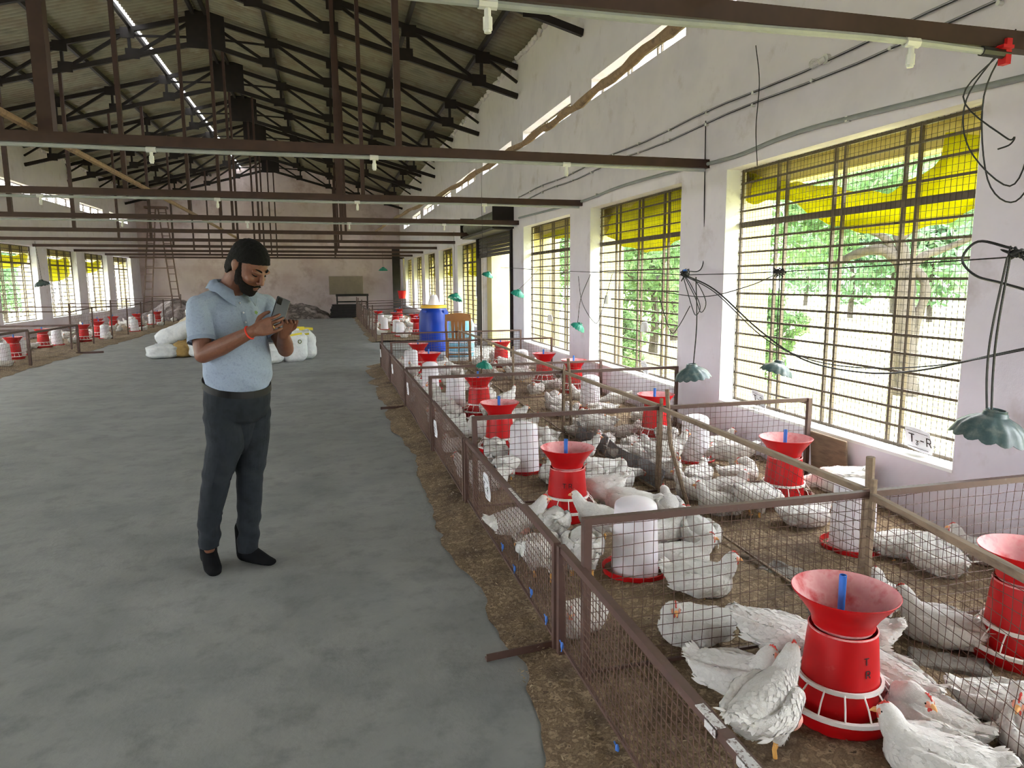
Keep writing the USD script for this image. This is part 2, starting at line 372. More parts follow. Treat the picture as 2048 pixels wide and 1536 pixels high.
HANG = {1: [(-4.6, .05), (-1.98, .05), (.35, .05)], 2: [(-4.7, .06), (-1.98, .1), (.63, .055)], 3: [(-4.5, .06), (-2.3, .05), (.19, .05), (.5, .05)], 4: [(-4.8, .06), (-2.17, .05), (-1.69, .045), (.31, .05)],
        5: [(-4.95, .06), (-1.9, .05), (.45, .05)], 6: [(-4.26, .06), (-5.0, .05), (-2.6, .04), (-2.2, .05), (-1.66, .05), (.42, .05)]}
BEAMS = []
for i, y in enumerate(TY):
    if i == 0: continue
    make_truss(y, HANG.get(i, [(-4.4, .05), (-2.1, .05), (.4, .05)]), f'dark steel roof truss over the {ords[i]} tie beam counted from the camera')
    g = G(); z = 2.61; g.bar((XL, y, z + .02), (XR + .02, y, z - .01), .07, .078)
    b = thing('tie_beam', f'brown steel tie beam across the hall, {ords[i]} from the camera', 'beam', (CX, y, 2.61))
    part(b, 'beam', g, 'beam_steel', world=True)
    if i <= 4:
        p = thing('fogger_pipe', f'grey plastic water pipe with white nozzles under the {ords[i]} tie beam', 'pipe', (CX, y, 2.55))
        g = G(); e = 2.9 if i == 1 else XR - .05
        g.tube(curve([(XL + .3, y - .03, 2.555)] + [(x, y - .03, 2.548 + .006 * math.sin(3 * x + i)) for x in np.linspace(XL + 1, e - .6, 9)] + [(e, y - .03, 2.54)], 40), .016, 8); part(p, 'pipe', g, 'pvc_grey', 40, world=True)
        for x in ([.62, 2.52, -1.9] if i == 1 else [-1.27, .42, 2.1, -3.2, -5.2]):
            g = G(); g.tube([(x - .035, y - .03, 2.548), (x + .035, y - .03, 2.548)], .022, 8); g.tube([(x, y - .03, 2.55), (x, y - .03, 2.5)], .013, 8); g.tube([(x, y - .03, 2.5), (x, y - .03, 2.455)], .018, 8); g.tube([(x, y - .03, 2.46), (x, y - .03, 2.445)], .014, 8)
            part(p, 'nozzle', g, 'white_plastic', 40, world=True)
        if i == 1:
            g = G(); g.tube([(2.9, y - .03, 2.54), (3.05, y - .03, 2.535)], .022, 8); part(p, 'valve', g, 'black_cable', 40, world=True)
            g = G(); g.box((2.98, y - .07, 2.55), (3.04, y + .0, 2.565)); g.box((3.02, y - .05, 2.49), (3.05, y - .01, 2.6)); part(p, 'valve_handle', g, 'red_plastic', world=True)
for nme, pts, r, lab in (('long_pipe', [(-2.05, 2.2, 2.69), (-2.1, 6.2, 2.69), (-2.15, 13, 2.69), (-2.25, 20.3, 2.69)], .028, 'long brown pipe lying on the tie beams down the middle of the hall'),
                       ('bamboo_pole', [(1.58, 2.6, 2.69), (1.68, 4.5, 2.7), (1.66, 6.2, 2.69), (1.55, 9.6, 2.69), (1.3, 13.0, 2.69), (1.15, 17, 2.69)], .026, 'rough bamboo pole lying on the tie beams near the right wall')):
    p = curve(pts, 60); p += .012 * np.sin(np.arange(len(p)) * 1.3)[:, None] * np.array([0.3, 0, 1]) * (nme == 'bamboo_pole')
    g = G(); g.tube(p, r + .005 * np.sin(np.arange(len(p)) * 2.1) * (nme == 'bamboo_pole'), 8)
    top(nme, g, 'bamboo', lab, 'pole', smooth=40)

# ------------------------------------------------------------------ windows: steel grille, wire netting
def make_window(y, z0, z1, x, n, clear=False):
    h = z1 - z0
    w = thing(f'window_{n}', None, 'window', (x, y, z0), kind='structure')
    g = G()
    for a, b in (((0, 0, 0), (0, WW, 0)), ((0, 0, h), (0, WW, h))): g.bar(np.array(a) + (0, 0, .012 if a[2] == 0 else -.012), np.array(b) + (0, 0, .012 if a[2] == 0 else -.012), .02)
    g.bar((0, .012, 0), (0, .012, h), .02, up=(1, 0, 0)); g.bar((0, WW - .012, 0), (0, WW - .012, h), .02, up=(1, 0, 0)); part(w, 'frame', g, 'grille_steel')
    for q in ((.58, .69, 1.26, 1.36, 1.93, 2.05) if not clear else (.85, .95, 1.65, 1.75)):
        g = G(); g.bar((0, q, 0), (0, q, h), .022, up=(1, 0, 0)); part(w, 'upright_bar', g, 'grille_steel')
    k = 1
    while h - .122 * k > .04 and not clear:
        zz = h - .122 * k; g = G(); g.bar((-.012, 0, zz), (-.012, WW, zz), .012, .016 if k != 4 else .05); part(w, 'cross_bar', g, 'grille_steel'); k += 1
    if clear:
        for zz in (h * .35, h * .7): g = G(); g.bar((-.012, 0, zz), (-.012, WW, zz), .012); part(w, 'cross_bar', g, 'grille_steel')
    g = G(); s = .042
    for q in np.arange(s / 2, WW, s): g.bar((-.022, q + .004 * math.sin(q * 9), 0), (-.022, q - .004 * math.sin(q * 7), h), .0022, up=(1, 0, 0))
    for zz in np.arange(s / 2, h, s): g.bar((-.024, 0, zz), (-.024, WW, zz + .006 * math.sin(zz * 11)), .0022)
    part(w, 'wire_netting', g, 'dark_wire', kind='stuff')
    return w
ORD = ['first', 'second', 'third', 'fourth', 'fifth', 'sixth', 'seventh', 'eighth', 'ninth', 'tenth', 'eleventh', 'twelfth']; wn = 0
for wall, bays, x, z0, z1, c0, c1 in (('right', RY, XR + .165, .412, 2.5, 3.9, 4.17), ('left', LY, XL - .165, .512, 2.6, 4.02, 4.3)):
    first = None; firstc = None
    for i, y in enumerate(bays):
        far = y > 2
        lab = f'grilled window in the right wall, {ORD[i - 3] + " in front of" if i > 2 else ORD[2 - i] + " behind"} the camera' if wall == 'right' else f'grilled window in the left wall, {ORD[len(bays) - 1 - i]} from the far end'
        if not (wall == 'right' and i == 6):
            wn += 1
            if first is None: first = make_window(y, z0, z1, x, wn); tag(stage.GetPrimAtPath(first), lab)
            else:
                x_ = UsdGeom.Xform.Define(stage, f'/World/window_{wn}').GetPrim(); x_.GetReferences().AddInternalReference(first); x_.SetInstanceable(True)
                x_.GetAttribute('xformOp:transform').Set(mtx((x, y, z0))); tag(x_, lab)
        wn += 1
        if firstc is None: firstc = make_window(y, c0, c1, x, wn, True); tag(stage.GetPrimAtPath(firstc), 'slim high ' + lab)
        else:
            x_ = UsdGeom.Xform.Define(stage, f'/World/window_{wn}').GetPrim(); x_.GetReferences().AddInternalReference(firstc); x_.SetInstanceable(True)
            x_.GetAttribute('xformOp:transform').Set(mtx((x, y, c0))); tag(x_, 'slim high ' + lab)

# ------------------------------------------------------------------ outdoors
g = G(); P = [[(x, y, -.22 + .12 * math.sin(x * .7) * math.cos(y * .5)) for y in np.arange(-40, 75.1, 2.5)] for x in np.arange(3.72, 60, 2.5)]
v, f = sheet(P); g.add(v, f[:, ::-1]); P = [[(x, y, -.22) for y in np.arange(-40, 75.1, 5)] for x in np.arange(-70, -8.2, 5)]; v, f = sheet(P); g.add(v, f[:, ::-1])
g.add(*sheet([[(x, y, -.22) for y in (35.4, 75)] for x in (3.8, -8.3)]))
top('ground', g, 'ground_grass', 'dry bright grass field outside the windows', 'ground', 'structure', smooth=True)

def leaves(center, rad, n, size, seed, flat=1.0):
    r = np.random.default_rng(seed); d = r.normal(size=(n, 3)); d /= np.linalg.norm(d, axis=1)[:, None]
    k = r.uniform(0.35, 1, n) ** .5; c = np.asarray(center) + d * k[:, None] * np.asarray(rad)
    a = r.normal(size=(n, 3)); a /= np.linalg.norm(a, axis=1)[:, None]; b = np.cross(a, r.normal(size=(n, 3))); b /= np.linalg.norm(b, axis=1)[:, None]
    s = size * r.uniform(.6, 1.3, n)[:, None]
    v = np.stack([c - a * s, c + b * s * .38, c + a * s, c - b * s * .38], 1).reshape(-1, 3); i = np.arange(n)[:, None] * 4
    return v, np.hstack([i, i + 1, i + 2, i + 3])

t = thing('tree', 'gnarled grey tree with a forked trunk in the field outside the nearest window', 'tree', (8.3, 8.6, -.22))
e1 = np.array([math.cos(-.767), math.sin(-.767), 0]); e2 = np.array([-e1[1], e1[0], 0])     # across and along the view from the hall
def TP(u, z, w=0): return e1 * u + e2 * w + np.array([0, 0, z + .22])
g = G()
def limb(pts, r0, r1, n=9):
    p = curve(pts, 16); r = np.linspace(r0, r1, len(p)); r = r * (1 + .1 * np.sin(np.arange(len(p)) * 1.7)); g.tube(p, r, n)
limb([TP(-.03, -.24), TP(-.06, .3), TP(-.1, .9), TP(-.12, 1.35), TP(-.1, 1.65)], .19, .12)
limb([TP(.02, .55), TP(.06, .95), TP(.14, 1.3), TP(.08, 1.55), TP(-.1, 1.72)], .07, .06)
limb([TP(-.12, 1.6), TP(-.28, 1.83), TP(-.5, 1.95), TP(-.8, 1.9, .2), TP(-1.15, 1.75, .3)], .11, .05)
limb([TP(-.3, 1.85), TP(-.42, 2.1), TP(-.7, 2.25, -.2), TP(-1.1, 2.35, -.2)], .07, .03)
limb([TP(-.1, 1.65), TP(-.2, 1.95), TP(-.28, 2.3, .1), TP(-.1, 2.7, .2)], .1, .04)
limb([TP(-.1, 1.65), TP(.1, 1.85), TP(.35, 1.95, .2), TP(.9, 2.2, .3)], .08, .03)
limb([TP(-.22, 2.1), TP(-.05, 2.25), TP(.15, 2.45), TP(.6, 2.9)], .05, .02)
part(t, 'trunk', g, 'bark', 40)
g = G()
for k, (u, z, w, ru, n) in enumerate([(-1.5, 2.1, .3, (.8, .8, .4), 520), (-1.0, 2.75, -.1, (.9, .9, .5), 700), (-.1, 3.1, .2, (1.1, 1.1, .55), 850), (1.1, 2.7, .3, (1, 1, .6), 800), (.7, 3.6, .3, (1.3, 1.3, .6), 700), (-.9, 3.7, .2, (1.4, 1.4, .6), 700), (2.0, 2.2, .5, (.9, .9, .6), 500), (-2.2, 2.6, .5, (.8, .8, .5), 420)]):
    g.add(*leaves(TP(u, z, w), ru, n, .09, 100 + k))
part(t, 'foliage', g, 'leaf', kind='stuff')

def bush_proto(name, label, cat, loc, seed, nleaf, size, mat, trunk=True, kindh=3.0, sc=1.0, group=None):
    t = thing(name, label, cat, loc, rz=seed, sc=sc, group=group); r = np.random.default_rng(seed); g = G()
    if trunk:
        g2 = G(); h = kindh
        g2.tube(curve([(0, 0, 0), (.05, .02, h * .25), (-.05, .05, h * .5), (0, 0, h * .75)], 12), np.linspace(.12, .04, 13), 7)
        for k in range(5):
            a = r.uniform(0, 6.28); z = h * r.uniform(.3, .6); g2.tube([(0, 0, z), (math.cos(a) * .5, math.sin(a) * .5, z + .4), (math.cos(a) * .9, math.sin(a) * .9, z + .6)], [.05, .035, .015], 6)
        part(t, 'trunk', g2, 'bark', 40)
    for k in range(11):
        a = r.uniform(0, 6.28); q = r.uniform(0, kindh * .38); z = kindh * r.uniform(.28 if trunk else .15, 1.0)
        q *= 1 - .5 * z / kindh; rad = kindh * r.uniform(.16, .26)
        g.add(*leaves((math.cos(a) * q, math.sin(a) * q, z), (rad, rad, rad * .75), nleaf // 11, size, seed * 20 + k))
    part(t, 'foliage', g, mat, kind='stuff'); return t
b0 = bush_proto('field_tree', 'leafy green tree standing in the field behind the second window', 'tree', (9.6, 18.5, -.2), 3, 5200, .11, 'leaf', True, 4.2)
b1 = bush_proto('field_shrub', 'low green shrub by the yellow pier outside the nearest window', 'shrub', (6.6, 9.6, -.2), 5, 2600, .07, 'leaf', False, 1.5)
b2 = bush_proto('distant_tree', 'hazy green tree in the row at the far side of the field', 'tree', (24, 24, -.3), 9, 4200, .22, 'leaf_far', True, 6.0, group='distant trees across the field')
for i in range(24):
    y = -20 + 4.2 * i + rng.uniform(-.6, .6); x = (21 if i % 2 else 27.5) + rng.uniform(-.6, .6) + max(0, (y - 20)) * .1
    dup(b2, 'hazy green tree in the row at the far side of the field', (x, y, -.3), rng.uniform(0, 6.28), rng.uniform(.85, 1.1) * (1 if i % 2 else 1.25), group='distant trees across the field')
for i, (x, y, s, l) in enumerate([(7.5, 15.5, .95, 'leafy green tree outside the third window'), (12.5, 24, 1.1, 'tall leafy tree farther down the field beyond the roller door'), (15, 11, .8, 'round leafy tree far behind the gnarled tree, to its left'), (16.5, 6.2, .75, 'round leafy tree far behind the gnarled tree, to its right'), (9, 28, 1.1, 'leafy tree outside the windows past the roller door')]):
    dup(b0, l, (x, y, -.22), i * 1.3, s)
for i, (x, y, s, l) in enumerate([(5.2, 11.9, .8, 'green shrub growing beside the pier outside the second window'), (4.9, 17.6, 1.1, 'green shrub growing beside the roller door opening'), (7.5, 13.0, .7, 'low grey green brush under the tree outside the second window')]):
    dup(b1, l, (x, y, -.2), i * 2.1, s)
for i in range(12):
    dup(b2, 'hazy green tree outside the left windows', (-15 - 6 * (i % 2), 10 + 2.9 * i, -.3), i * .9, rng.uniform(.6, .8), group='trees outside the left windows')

# ------------------------------------------------------------------ yellow tarpaulins rolled up outside the windows
def tarp(upper, lower, x, n, label, sag=.05):
    u = curve([(0, *p) for p in upper], n); l = curve([(0, *p) for p in lower], n)
    def res(c): 
        s = np.r_[0, np.cumsum(np.linalg.norm(np.diff(c, axis=0), axis=1))]; t = np.linspace(0, s[-1], n); return np.stack([np.interp(t, s, c[:, k]) for k in range(3)], 1)
    u, l = res(u), res(l); P = []
    for i in range(n):
        row = []
        for j in range(9):
            q = j / 8; p = u[i] * (1 - q) + l[i] * q
            p = p + np.array([sag * math.sin(q * 3.14) * 1.2 + .025 * math.sin(q * 9 + i * .35) + .02 * math.sin(i * .8 + q * 4), 0, .012 * math.sin(i * 1.1 + j)]); row.append(p + (x, 0, 0))
        P.append(row)
    return top('tarpaulin', thick(np.array(P), .004), 'tarp', label, 'tarpaulin', smooth=50)
tarp([(6.0, 2.5), (5.34, 2.34), (4.89, 2.25), (4.4, 2.14), (4.13, 2.12), (3.92, 2.19), (3.78, 2.29), (3.73, 2.42), (3.3, 2.3)],
     [(6.0, 2.27), (5.75, 2.2), (5.39, 2.2), (4.93, 1.99), (4.48, 1.88), (4.14, 1.82), (3.89, 1.85), (3.7, 1.88), (3.3, 1.96)], 3.78, 44, 'bright yellow tarpaulin slung across the nearest right window')
tarp([(9.55, 2.42), (8.94, 2.45), (8.03, 2.48), (7.24, 2.52), (6.7, 2.5)], [(9.55, 2.22), (8.75, 1.98), (8.0, 1.86), (7.48, 1.9), (6.7, 2.05)], 3.78, 30, 'yellow tarpaulin bundled at the top of the second right window')
tarp([(12.9, 2.4), (12.0, 2.38), (11.0, 2.42), (10.2, 2.45)], [(12.9, 2.3), (12.0, 2.26), (11.0, 2.2), (10.2, 2.22)], 3.85, 20, 'thin roll of yellow tarpaulin at the top of the third right window')
for k, i in enumerate((7, 8, 9, 10, 11)):
    y = RY[i]; tarp([(y + WW, 2.45), (y + 1.3, 2.4), (y - .1, 2.45)], [(y + WW, 1.75), (y + 1.3, 1.65), (y - .1, 1.8)], 3.8, 16, f'yellow tarpaulin over the top of the {ORD[k]} right window past the roller door')
for k, i in enumerate((7, 8, 9, 10, 11)):
    y = LY[i]; lowz = [2.0, 1.95, 1.6, 1.9, 2.3][k]
    tarp([(y + WW, 2.4), (y + 1.3, 2.3), (y - .1, 2.45)], [(y + WW, lowz + .15), (y + 1.3, lowz), (y - .1, lowz + .2)], XL - .3, 16, f'yellow tarpaulin behind the {ORD[4 - k]} left wall window from the far end')
# ================================================================== litter and pens
M('litter', [(84, 68, 52), (132, 112, 86), (104, 86, 64), (158, 138, 110), (74, 60, 46)], scale=30, rough=.95, bump=1.0, bscale=70, coord='pos', detail=8, dirt=((66, 50, 38), 3.0, .5, .72))
M('litter_edge', [(120, 102, 74), (142, 124, 92), (102, 84, 58)], scale=40, rough=.95, bump=1.0, bscale=80, coord='pos', detail=8)
M('shaving', [(150, 130, 100), (178, 160, 130), (120, 100, 74), (196, 184, 164)], scale=3, rough=.9, coord='pos')
M('feeder_red', [(182, 6, 14), (196, 10, 20)], scale=5, rough=.42, spec=.35, dirt=((200, 84, 82), 16, .62, .9))
M('feeder_dusty', [(214, 138, 140), (224, 164, 164), (200, 56, 60)], scale=9, rough=.7)
M('grill_white', [(222, 220, 216), (236, 234, 230)], scale=9, rough=.5)
M('blue_tube', (38, 104, 190), rough=.4)
M('feed', [(158, 122, 84), (178, 142, 100), (140, 106, 72)], scale=60, rough=.95, bump=.6, bscale=160)
M('drinker_white', [(222, 216, 222), (230, 226, 230)], scale=5, rough=.35, subsurface_weight=.25, subsurface_radius=(.03, .02, .02))
M('ink', (36, 24, 26), rough=.7)
M('paper', [(214, 214, 218), (226, 226, 230)], scale=6, rough=.8)
M('shade_green', [(50, 66, 68), (66, 84, 84), (42, 56, 60)], scale=14, rough=.35, spec=.4, dirt=((118, 126, 120), 14, .5, .75))
M('shade_bright', [(24, 112, 96), (34, 128, 108)], scale=10, rough=.4)
M('lamp_white', (220, 220, 216), rough=.4)
M('wood_rail', [(112, 96, 78), (132, 114, 94), (94, 80, 66)], scale=18, rough=.85, coord='pos', stretch=(1, .2, 1))

g = G()
def litter_sheet(xa, xb, ya, yb, nx, ny, edge, seed, zf=1.0):
    xs = np.linspace(xa, xb, nx); ys = np.linspace(ya, yb, ny); X, Y = np.meshgrid(xs, ys, indexing='ij')
    e = meshkit.fbm(np.stack([Y * 2.2, Y * 0 + seed, Y * 0], -1), 4, seed) - .5
    k = np.clip((X - xa) / (xb - xa), 0, 1) if edge > 0 else np.clip((xb - X) / (xb - xa), 0, 1)
    X = X + (edge * .22) * e * (1 - np.clip(k * 4, 0, 1))
    Z = .004 + zf * (.028 * np.clip(k * 9, 0, 1) + .035 * (meshkit.fbm(np.stack([X * 7, Y * 7, X * 0], -1), 3, seed + 3) - .3) * np.clip(k * 12, 0, 1) + .012 * (meshkit.noise(np.stack([X * 40, Y * 40, X * 0], -1), seed + 9) - .4) * np.clip(k * 14, 0, 1))
    return np.stack([X, Y, Z], -1)
v, f = sheet(litter_sheet(.62, 3.5, -1.2, 13.1, 150, 700, 1, 4)); g.add(v, f[:, ::-1])
top('litter', g, 'litter', 'brown wood shaving litter covering the pens on the right', 'litter', 'stuff', smooth=True)
g = G(); v, f = sheet(litter_sheet(1.0, 3.5, 18.2, 31.5, 40, 200, 1, 8)); g.add(v, f[:, ::-1])
top('litter', g, 'litter', 'brown litter under the far right pens beyond the blue barrel', 'litter', 'stuff', smooth=True)
g = G(); v, f = sheet(litter_sheet(-8.08, -5.3, 8, 31.5, 40, 260, -1, 12)); g.add(v, f[:, ::-1])
top('litter', g, 'litter', 'brown litter under the pens along the left wall', 'litter', 'stuff', smooth=True)
# loose shavings and feathers on the near litter and along its edge
n = 5200; r = np.random.default_rng(21); g = G()
ys = .9 + 9.5 * r.random(n) ** 1.9; xs = np.where(r.random(n) < .45, .66 + np.abs(r.normal(0, .16, n)), .7 + 2.7 * r.random(n)); s = r.uniform(.004, .011, n) * (1 + .6 * (r.random(n) < .06)); a = r.uniform(0, 6.28, n); tl = r.uniform(-.5, .5, n)
c = np.stack([xs, ys, .038 + r.uniform(0, .012, n)], 1); c[xs < .72, 2] = .014
u = np.stack([np.cos(a), np.sin(a), tl], 1) * s[:, None]; w = np.stack([-np.sin(a), np.cos(a), r.uniform(-.4, .4, n)], 1) * s[:, None] * .35
v = np.stack([c - u, c + w, c + u, c - w], 1).reshape(-1, 3); i = np.arange(n)[:, None] * 4; g.add(v, np.hstack([i, i + 1, i + 2, i + 3]))
top('litter', g, 'shaving', 'pale loose shavings and feather bits scattered over the near litter', 'litter', 'stuff')

FX, MX, WX = .855, 2.16, 3.40
def net(p0, p1, z0, z1, sx, sz, r=.0013, wob=.006, seed=0):
    """Crossing wires of a net between two ground points."""
    rr = np.random.default_rng(seed); g = G(); p0, p1 = np.array(p0, float), np.array(p1, float); L = np.linalg.norm(p1 - p0); d = (p1 - p0) / L; nrm = np.array([-d[1], d[0]])
    for q in np.arange(sx / 2, L, sx):
        P = []
        for z in np.linspace(z0, z1, 5): b = p0 + d * (q + rr.normal(0, .0015)) + nrm * wob * math.sin(q * 5 + z * 6 + seed); P.append((b[0], b[1], z))
        g.tube(P, r, 4, False)
    for z in np.arange(z0 + sz / 2, z1, sz):
        P = []
        for q in np.linspace(0, L, max(8, int(L / .12))): b = p0 + d * q + nrm * wob * math.sin(q * 5 + z * 6 + seed); P.append((b[0], b[1], z + .003 * math.sin(q * 17 + z * 40)))
        g.tube(P, r, 4, False)
    return g

def panel(p0, p1, h0, h1, posts, label, sx, sz, cat='fence', name='pen_fence', rail='brown_steel', rw=.028, extra=None, seed=0, nr=.0013, wob=.006):
    t = thing(name, label, cat, (p0[0], p0[1], 0))
    g = G(); g.bar((*p0, h0 - .012), (*p1, h1 - .012), rw, .026); part(t, 'top_rail', g, rail, world=True)
    g = G(); g.bar((*p0, .055), (*p1, .055), .012, .012); part(t, 'bottom_rail', g, rail, world=True)
    for q, h in posts:
        pw = .018 if rail == 'wood_rail' else .03; g = G(); g.bar((*q, .0), (*q, h), pw, pw, up=(1, 0, 0)); part(t, 'post', g, rail, world=True)
    part(t, 'wire_net', net(p0, p1, .06, min(h0, h1) - .02, sx, sz, nr, wob, seed), 'rust_wire', world=True, kind='stuff')
    if extra: extra(t)
    return t
def foot(y):
    def go(t):
        g = G(); g.bar((FX, y, .03), (FX - .3, y - .035, .018), .03, .008); g.bar((FX, y - .012, .03), (FX - .3, y - .047, .03), .006, .03); part(t, 'foot_bar', g, 'brown_steel', world=True)
    return go
fy = [.45, 2.6, 4.62, 6.2, 8.5, 10.6, 12.6]
fl = ['nearest front fence panel of the right pens, brown rail with flaking white paint', 'second front fence panel of the right pens, with a paper tag', 'third front fence panel of the right pens, with a paper tag', 'fourth front fence panel from the camera along the aisle', 'fifth front fence panel from the camera along the aisle', 'farthest front fence panel of the near row along the aisle']
M('flaked_paint', [(190, 188, 188), (208, 206, 204)], scale=30, rough=.8, coord='pos', dirt=((92, 66, 58), 60, .5, .62))
for i in range(6):
    def ex(t, i=i):
        if i in (1, 4): foot(fy[i] + .04 if i == 1 else fy[i])(t)
        if i == 0:
            for a, b in ((1.05, 1.32), (1.36, 1.46)): g = G(); g.bar((FX, a, .481), (FX - .002, b, .481), .024, .003); g.bar((FX - .015, a, .468), (FX - .015, b - .05, .468), .003, .02); part(t, 'flaked_paint', g, 'flaked_paint', world=True)
        if i == 1: g = G(); g.bar((FX, 3.12, .482), (FX, 3.38, .482), .014, .003); part(t, 'flaked_paint', g, 'flaked_paint', world=True)
    panel((FX, fy[i]), (FX + .01, fy[i + 1] - .02), .48, .48, [((FX, fy[i] + .015), .48), ((FX + .005, fy[i + 1] - .035), .48)], fl[i], .03, .03, extra=ex, seed=i, nr=.0018)
py = [2.35, 4.42, 6.48, 8.55, 10.66, 12.53]
pl = ['nearest cross partition of the right pens, wide square mesh', 'second cross partition of the right pens', 'third cross partition of the right pens', 'low fourth cross partition of the right pens', 'fifth cross partition of the right pens', 'farthest cross partition, in front of the blue barrel']
ph = [.665, .66, .66, .5, .64, .64]
for i, y in enumerate(py):
    panel((FX + .025, y), (WX, y + .01), ph[i], ph[i], [((FX + .03, y), ph[i]), ((WX, y), ph[i])], pl[i], .0425, .0425, seed=20 + i, name='pen_partition', nr=.0014, wob=.012)
mx = [1.75, 2.12, 2.2, 2.19, 2.22, 2.26, 2.24]; my = [.5] + py
for i in range(6):
    def ex2(t, i=i):
        if i == 0: g = G(); g.tube([(mx[1] + .012, my[1] + .02, 0), (mx[1] + .03, my[1] + .03, .5), (mx[1] + .02, my[1] + .03, .8)], .018, 7); part(t, 'stake', g, 'wood_rail', 40, world=True)
        if i in (1, 2): g = G(); g.tube([(mx[i + 1] + .08, my[i + 1] - .3 * (i == 1), 0), (mx[i + 1] + .06, my[i + 1] - .05, .4), (mx[i + 1] + .04, my[i + 1] - .02, .78)], .015, 7); part(t, 'stake', g, 'wood_rail', 40, world=True)
    a, b = (mx[i], my[i] + .02), (mx[i + 1], my[i + 1] - .02)
    panel(a, b, .67, .66, [(a, .64), (b, .72)], ['nearest lengthwise divider between the two rows of pens, with a wooden rail', 'second lengthwise divider between the two rows of pens', 'third lengthwise divider between the two rows of pens', 'fourth lengthwise divider between the two rows of pens', 'fifth lengthwise divider between the two rows of pens', 'farthest lengthwise divider between the two rows of pens'][i], .04, .04, name='pen_divider', rail='wood_rail', extra=ex2, seed=40 + i, nr=.0013, wob=.02)

# far pens: thin rods and rails
def far_pen(x, ya, yb, h, n, label, x2):
    t = thing('pen_fence', label, 'fence', (x, ya, 0))
    for y in np.linspace(ya, yb, n):
        g = G(); g.bar((x, y, 0), (x + .03, y, h + .14 * (int(y * 7) % 2)), .03, .03, up=(1, 0, 0)); part(t, 'post', g, 'brown_steel', world=True)
    g = G(); p = curve([(x, y, h - .05 + .03 * math.sin(y)) for y in np.linspace(ya, yb, 9)], 40); g.tube(p, .014, 6); part(t, 'top_rail', g, 'brown_steel', 40, world=True)
    for y in np.linspace(ya, yb, n)[::2]:
        g = G(); g.tube([(x, y, h - .05), (x2, y + .05, h - .02)], .012, 6); part(t, 'cross_rail', g, 'brown_steel', 40, world=True)
    part(t, 'wire_net', net((x, ya), (x, yb), .05, h - .06, .09, .09, .0018), 'rust_wire', world=True, kind='stuff')
far_pen(1.15, 18.4, 31.0, .75, 9, 'thin steel rod fence of the far right pens behind the blue barrel', 3.4)
far_pen(-5.75, 18.2, 31.0, .95, 9, 'row of thin steel rods fencing the far left pens', -8.05)
t = thing('pen_fence', 'low dark steel pen frame at the left edge of the photo', 'fence', (-5.45, 12, 0))
for a, b, h in (((-5.45, 12), (-5.45, 15), .68), ((-5.45, 15), (-5.42, 17.6), .62), ((-5.45, 15), (-8.05, 15), .68), ((-5.42, 17.6), (-8.05, 17.7), .62)):
    g = G(); g.bar((*a, h), (*b, h), .04); part(t, 'top_rail', g, 'brown_steel', world=True)
    g = G(); g.bar((*b, 0), (*b, h), .045, up=(1, 0, 0)); part(t, 'post', g, 'brown_steel', world=True)
g = G(); g.bar((-5.45, 12, 0), (-5.45, 12, .68), .045, up=(1, 0, 0)); part(t, 'post', g, 'brown_steel', world=True)
g = G(); g.bar((-5.42, 17.4, .02), (-4.9, 17.5, .02), .04); part(t, 'foot_bar', g, 'brown_steel', world=True)
part(t, 'wire_net', net((-5.45, 12), (-5.42, 17.6), .05, .6, .07, .07, .0016), 'rust_wire', world=True, kind='stuff')

# ------------------------------------------------------------------ feeders and drinkers
def feeder(label, loc, rz=0, text=None):
    t = thing('feeder', label, 'feeder', loc, rz)
    g = G(); g.lathe([(0, .006), (.135, .004), (.160, .012), (.176, .034), (.184, .06), (.187, .084), (.181, .086), (.172, .05), (.14, .026), (0, .024)], 40); part(t, 'pan', g, 'feeder_red', 40)
    g = G(); g.lathe([(0, .05), (.1, .05), (.14, .046), (.172, .046)], 32); part(t, 'feed', g, 'feed', 30)
    body = part(t, 'body', G().lathe([(.128, .06), (.129, .1), (.122, .2), (.114, .3), (.109, .338), (.108, .345)], 40), 'feeder_red', 40)
    part(body, 'bead', G().lathe([(.1085, .336), (.1120, .338), (.1120, .341), (.1085, .343)], 40), 'feeder_dusty', 40)
    fn = part(t, 'funnel', G().lathe([(.101, .352), (.103, .372), (.118, .398), (.150, .440), (.170, .466), (.1725, .470), (.170, .4715)], 44), 'feeder_red', 40)
    part(fn, 'dusty_lining', G().lathe([(.170, .4712), (.1665, .466), (.147, .441), (.115, .399), (.096, .374), (.094, .34), (0, .33)], 44), 'feeder_dusty', 40)
    gr = G()
    def ring(R, z, w, h):
        gr.lathe([(R - w, z - h), (R + w, z - h), (R + w, z + h), (R - w, z + h), (R - w, z - h)], 40)
    ring(.188, .089, .008, .007); ring(.134, .163, .005, .007); part(t, 'grill_ring', gr, 'grill_white', 40)
    for k in range(14):
        a = k * 2 * math.pi / 14 + .1; g = G(); g.tube([(.136 * math.cos(a), .136 * math.sin(a), .163), (.165 * math.cos(a), .165 * math.sin(a), .13), (.185 * math.cos(a), .185 * math.sin(a), .09)], .0032, 5); part(t, 'grill_spoke', g, 'grill_white', 40)
    g = G(); g.lathe([(.0115, .33), (.0125, .525), (.0105, .525), (.0100, .34)], 12, (-.012, .0, 0)); part(t, 'blue_tube', g, 'blue_tube', 40)
    if text: cone_text(t, text)
    return t
def cone_text(t, items):
    for s, ang, z, h in items:
        m = meshkit.text_mesh(s, h, .0012); v = np.array(m.vertices); f = np.array(m.faces)
        zz = z + v[:, 1]; R = .1150 + (.3 - zz) * .08 + .0006 + v[:, 2]; a = ang + v[:, 0] / .118
        part(t, 'handwriting', (np.stack([R * np.cos(a), R * np.sin(a), zz], 1), f), 'ink')
aF = math.atan2(-1.92, -1.66)
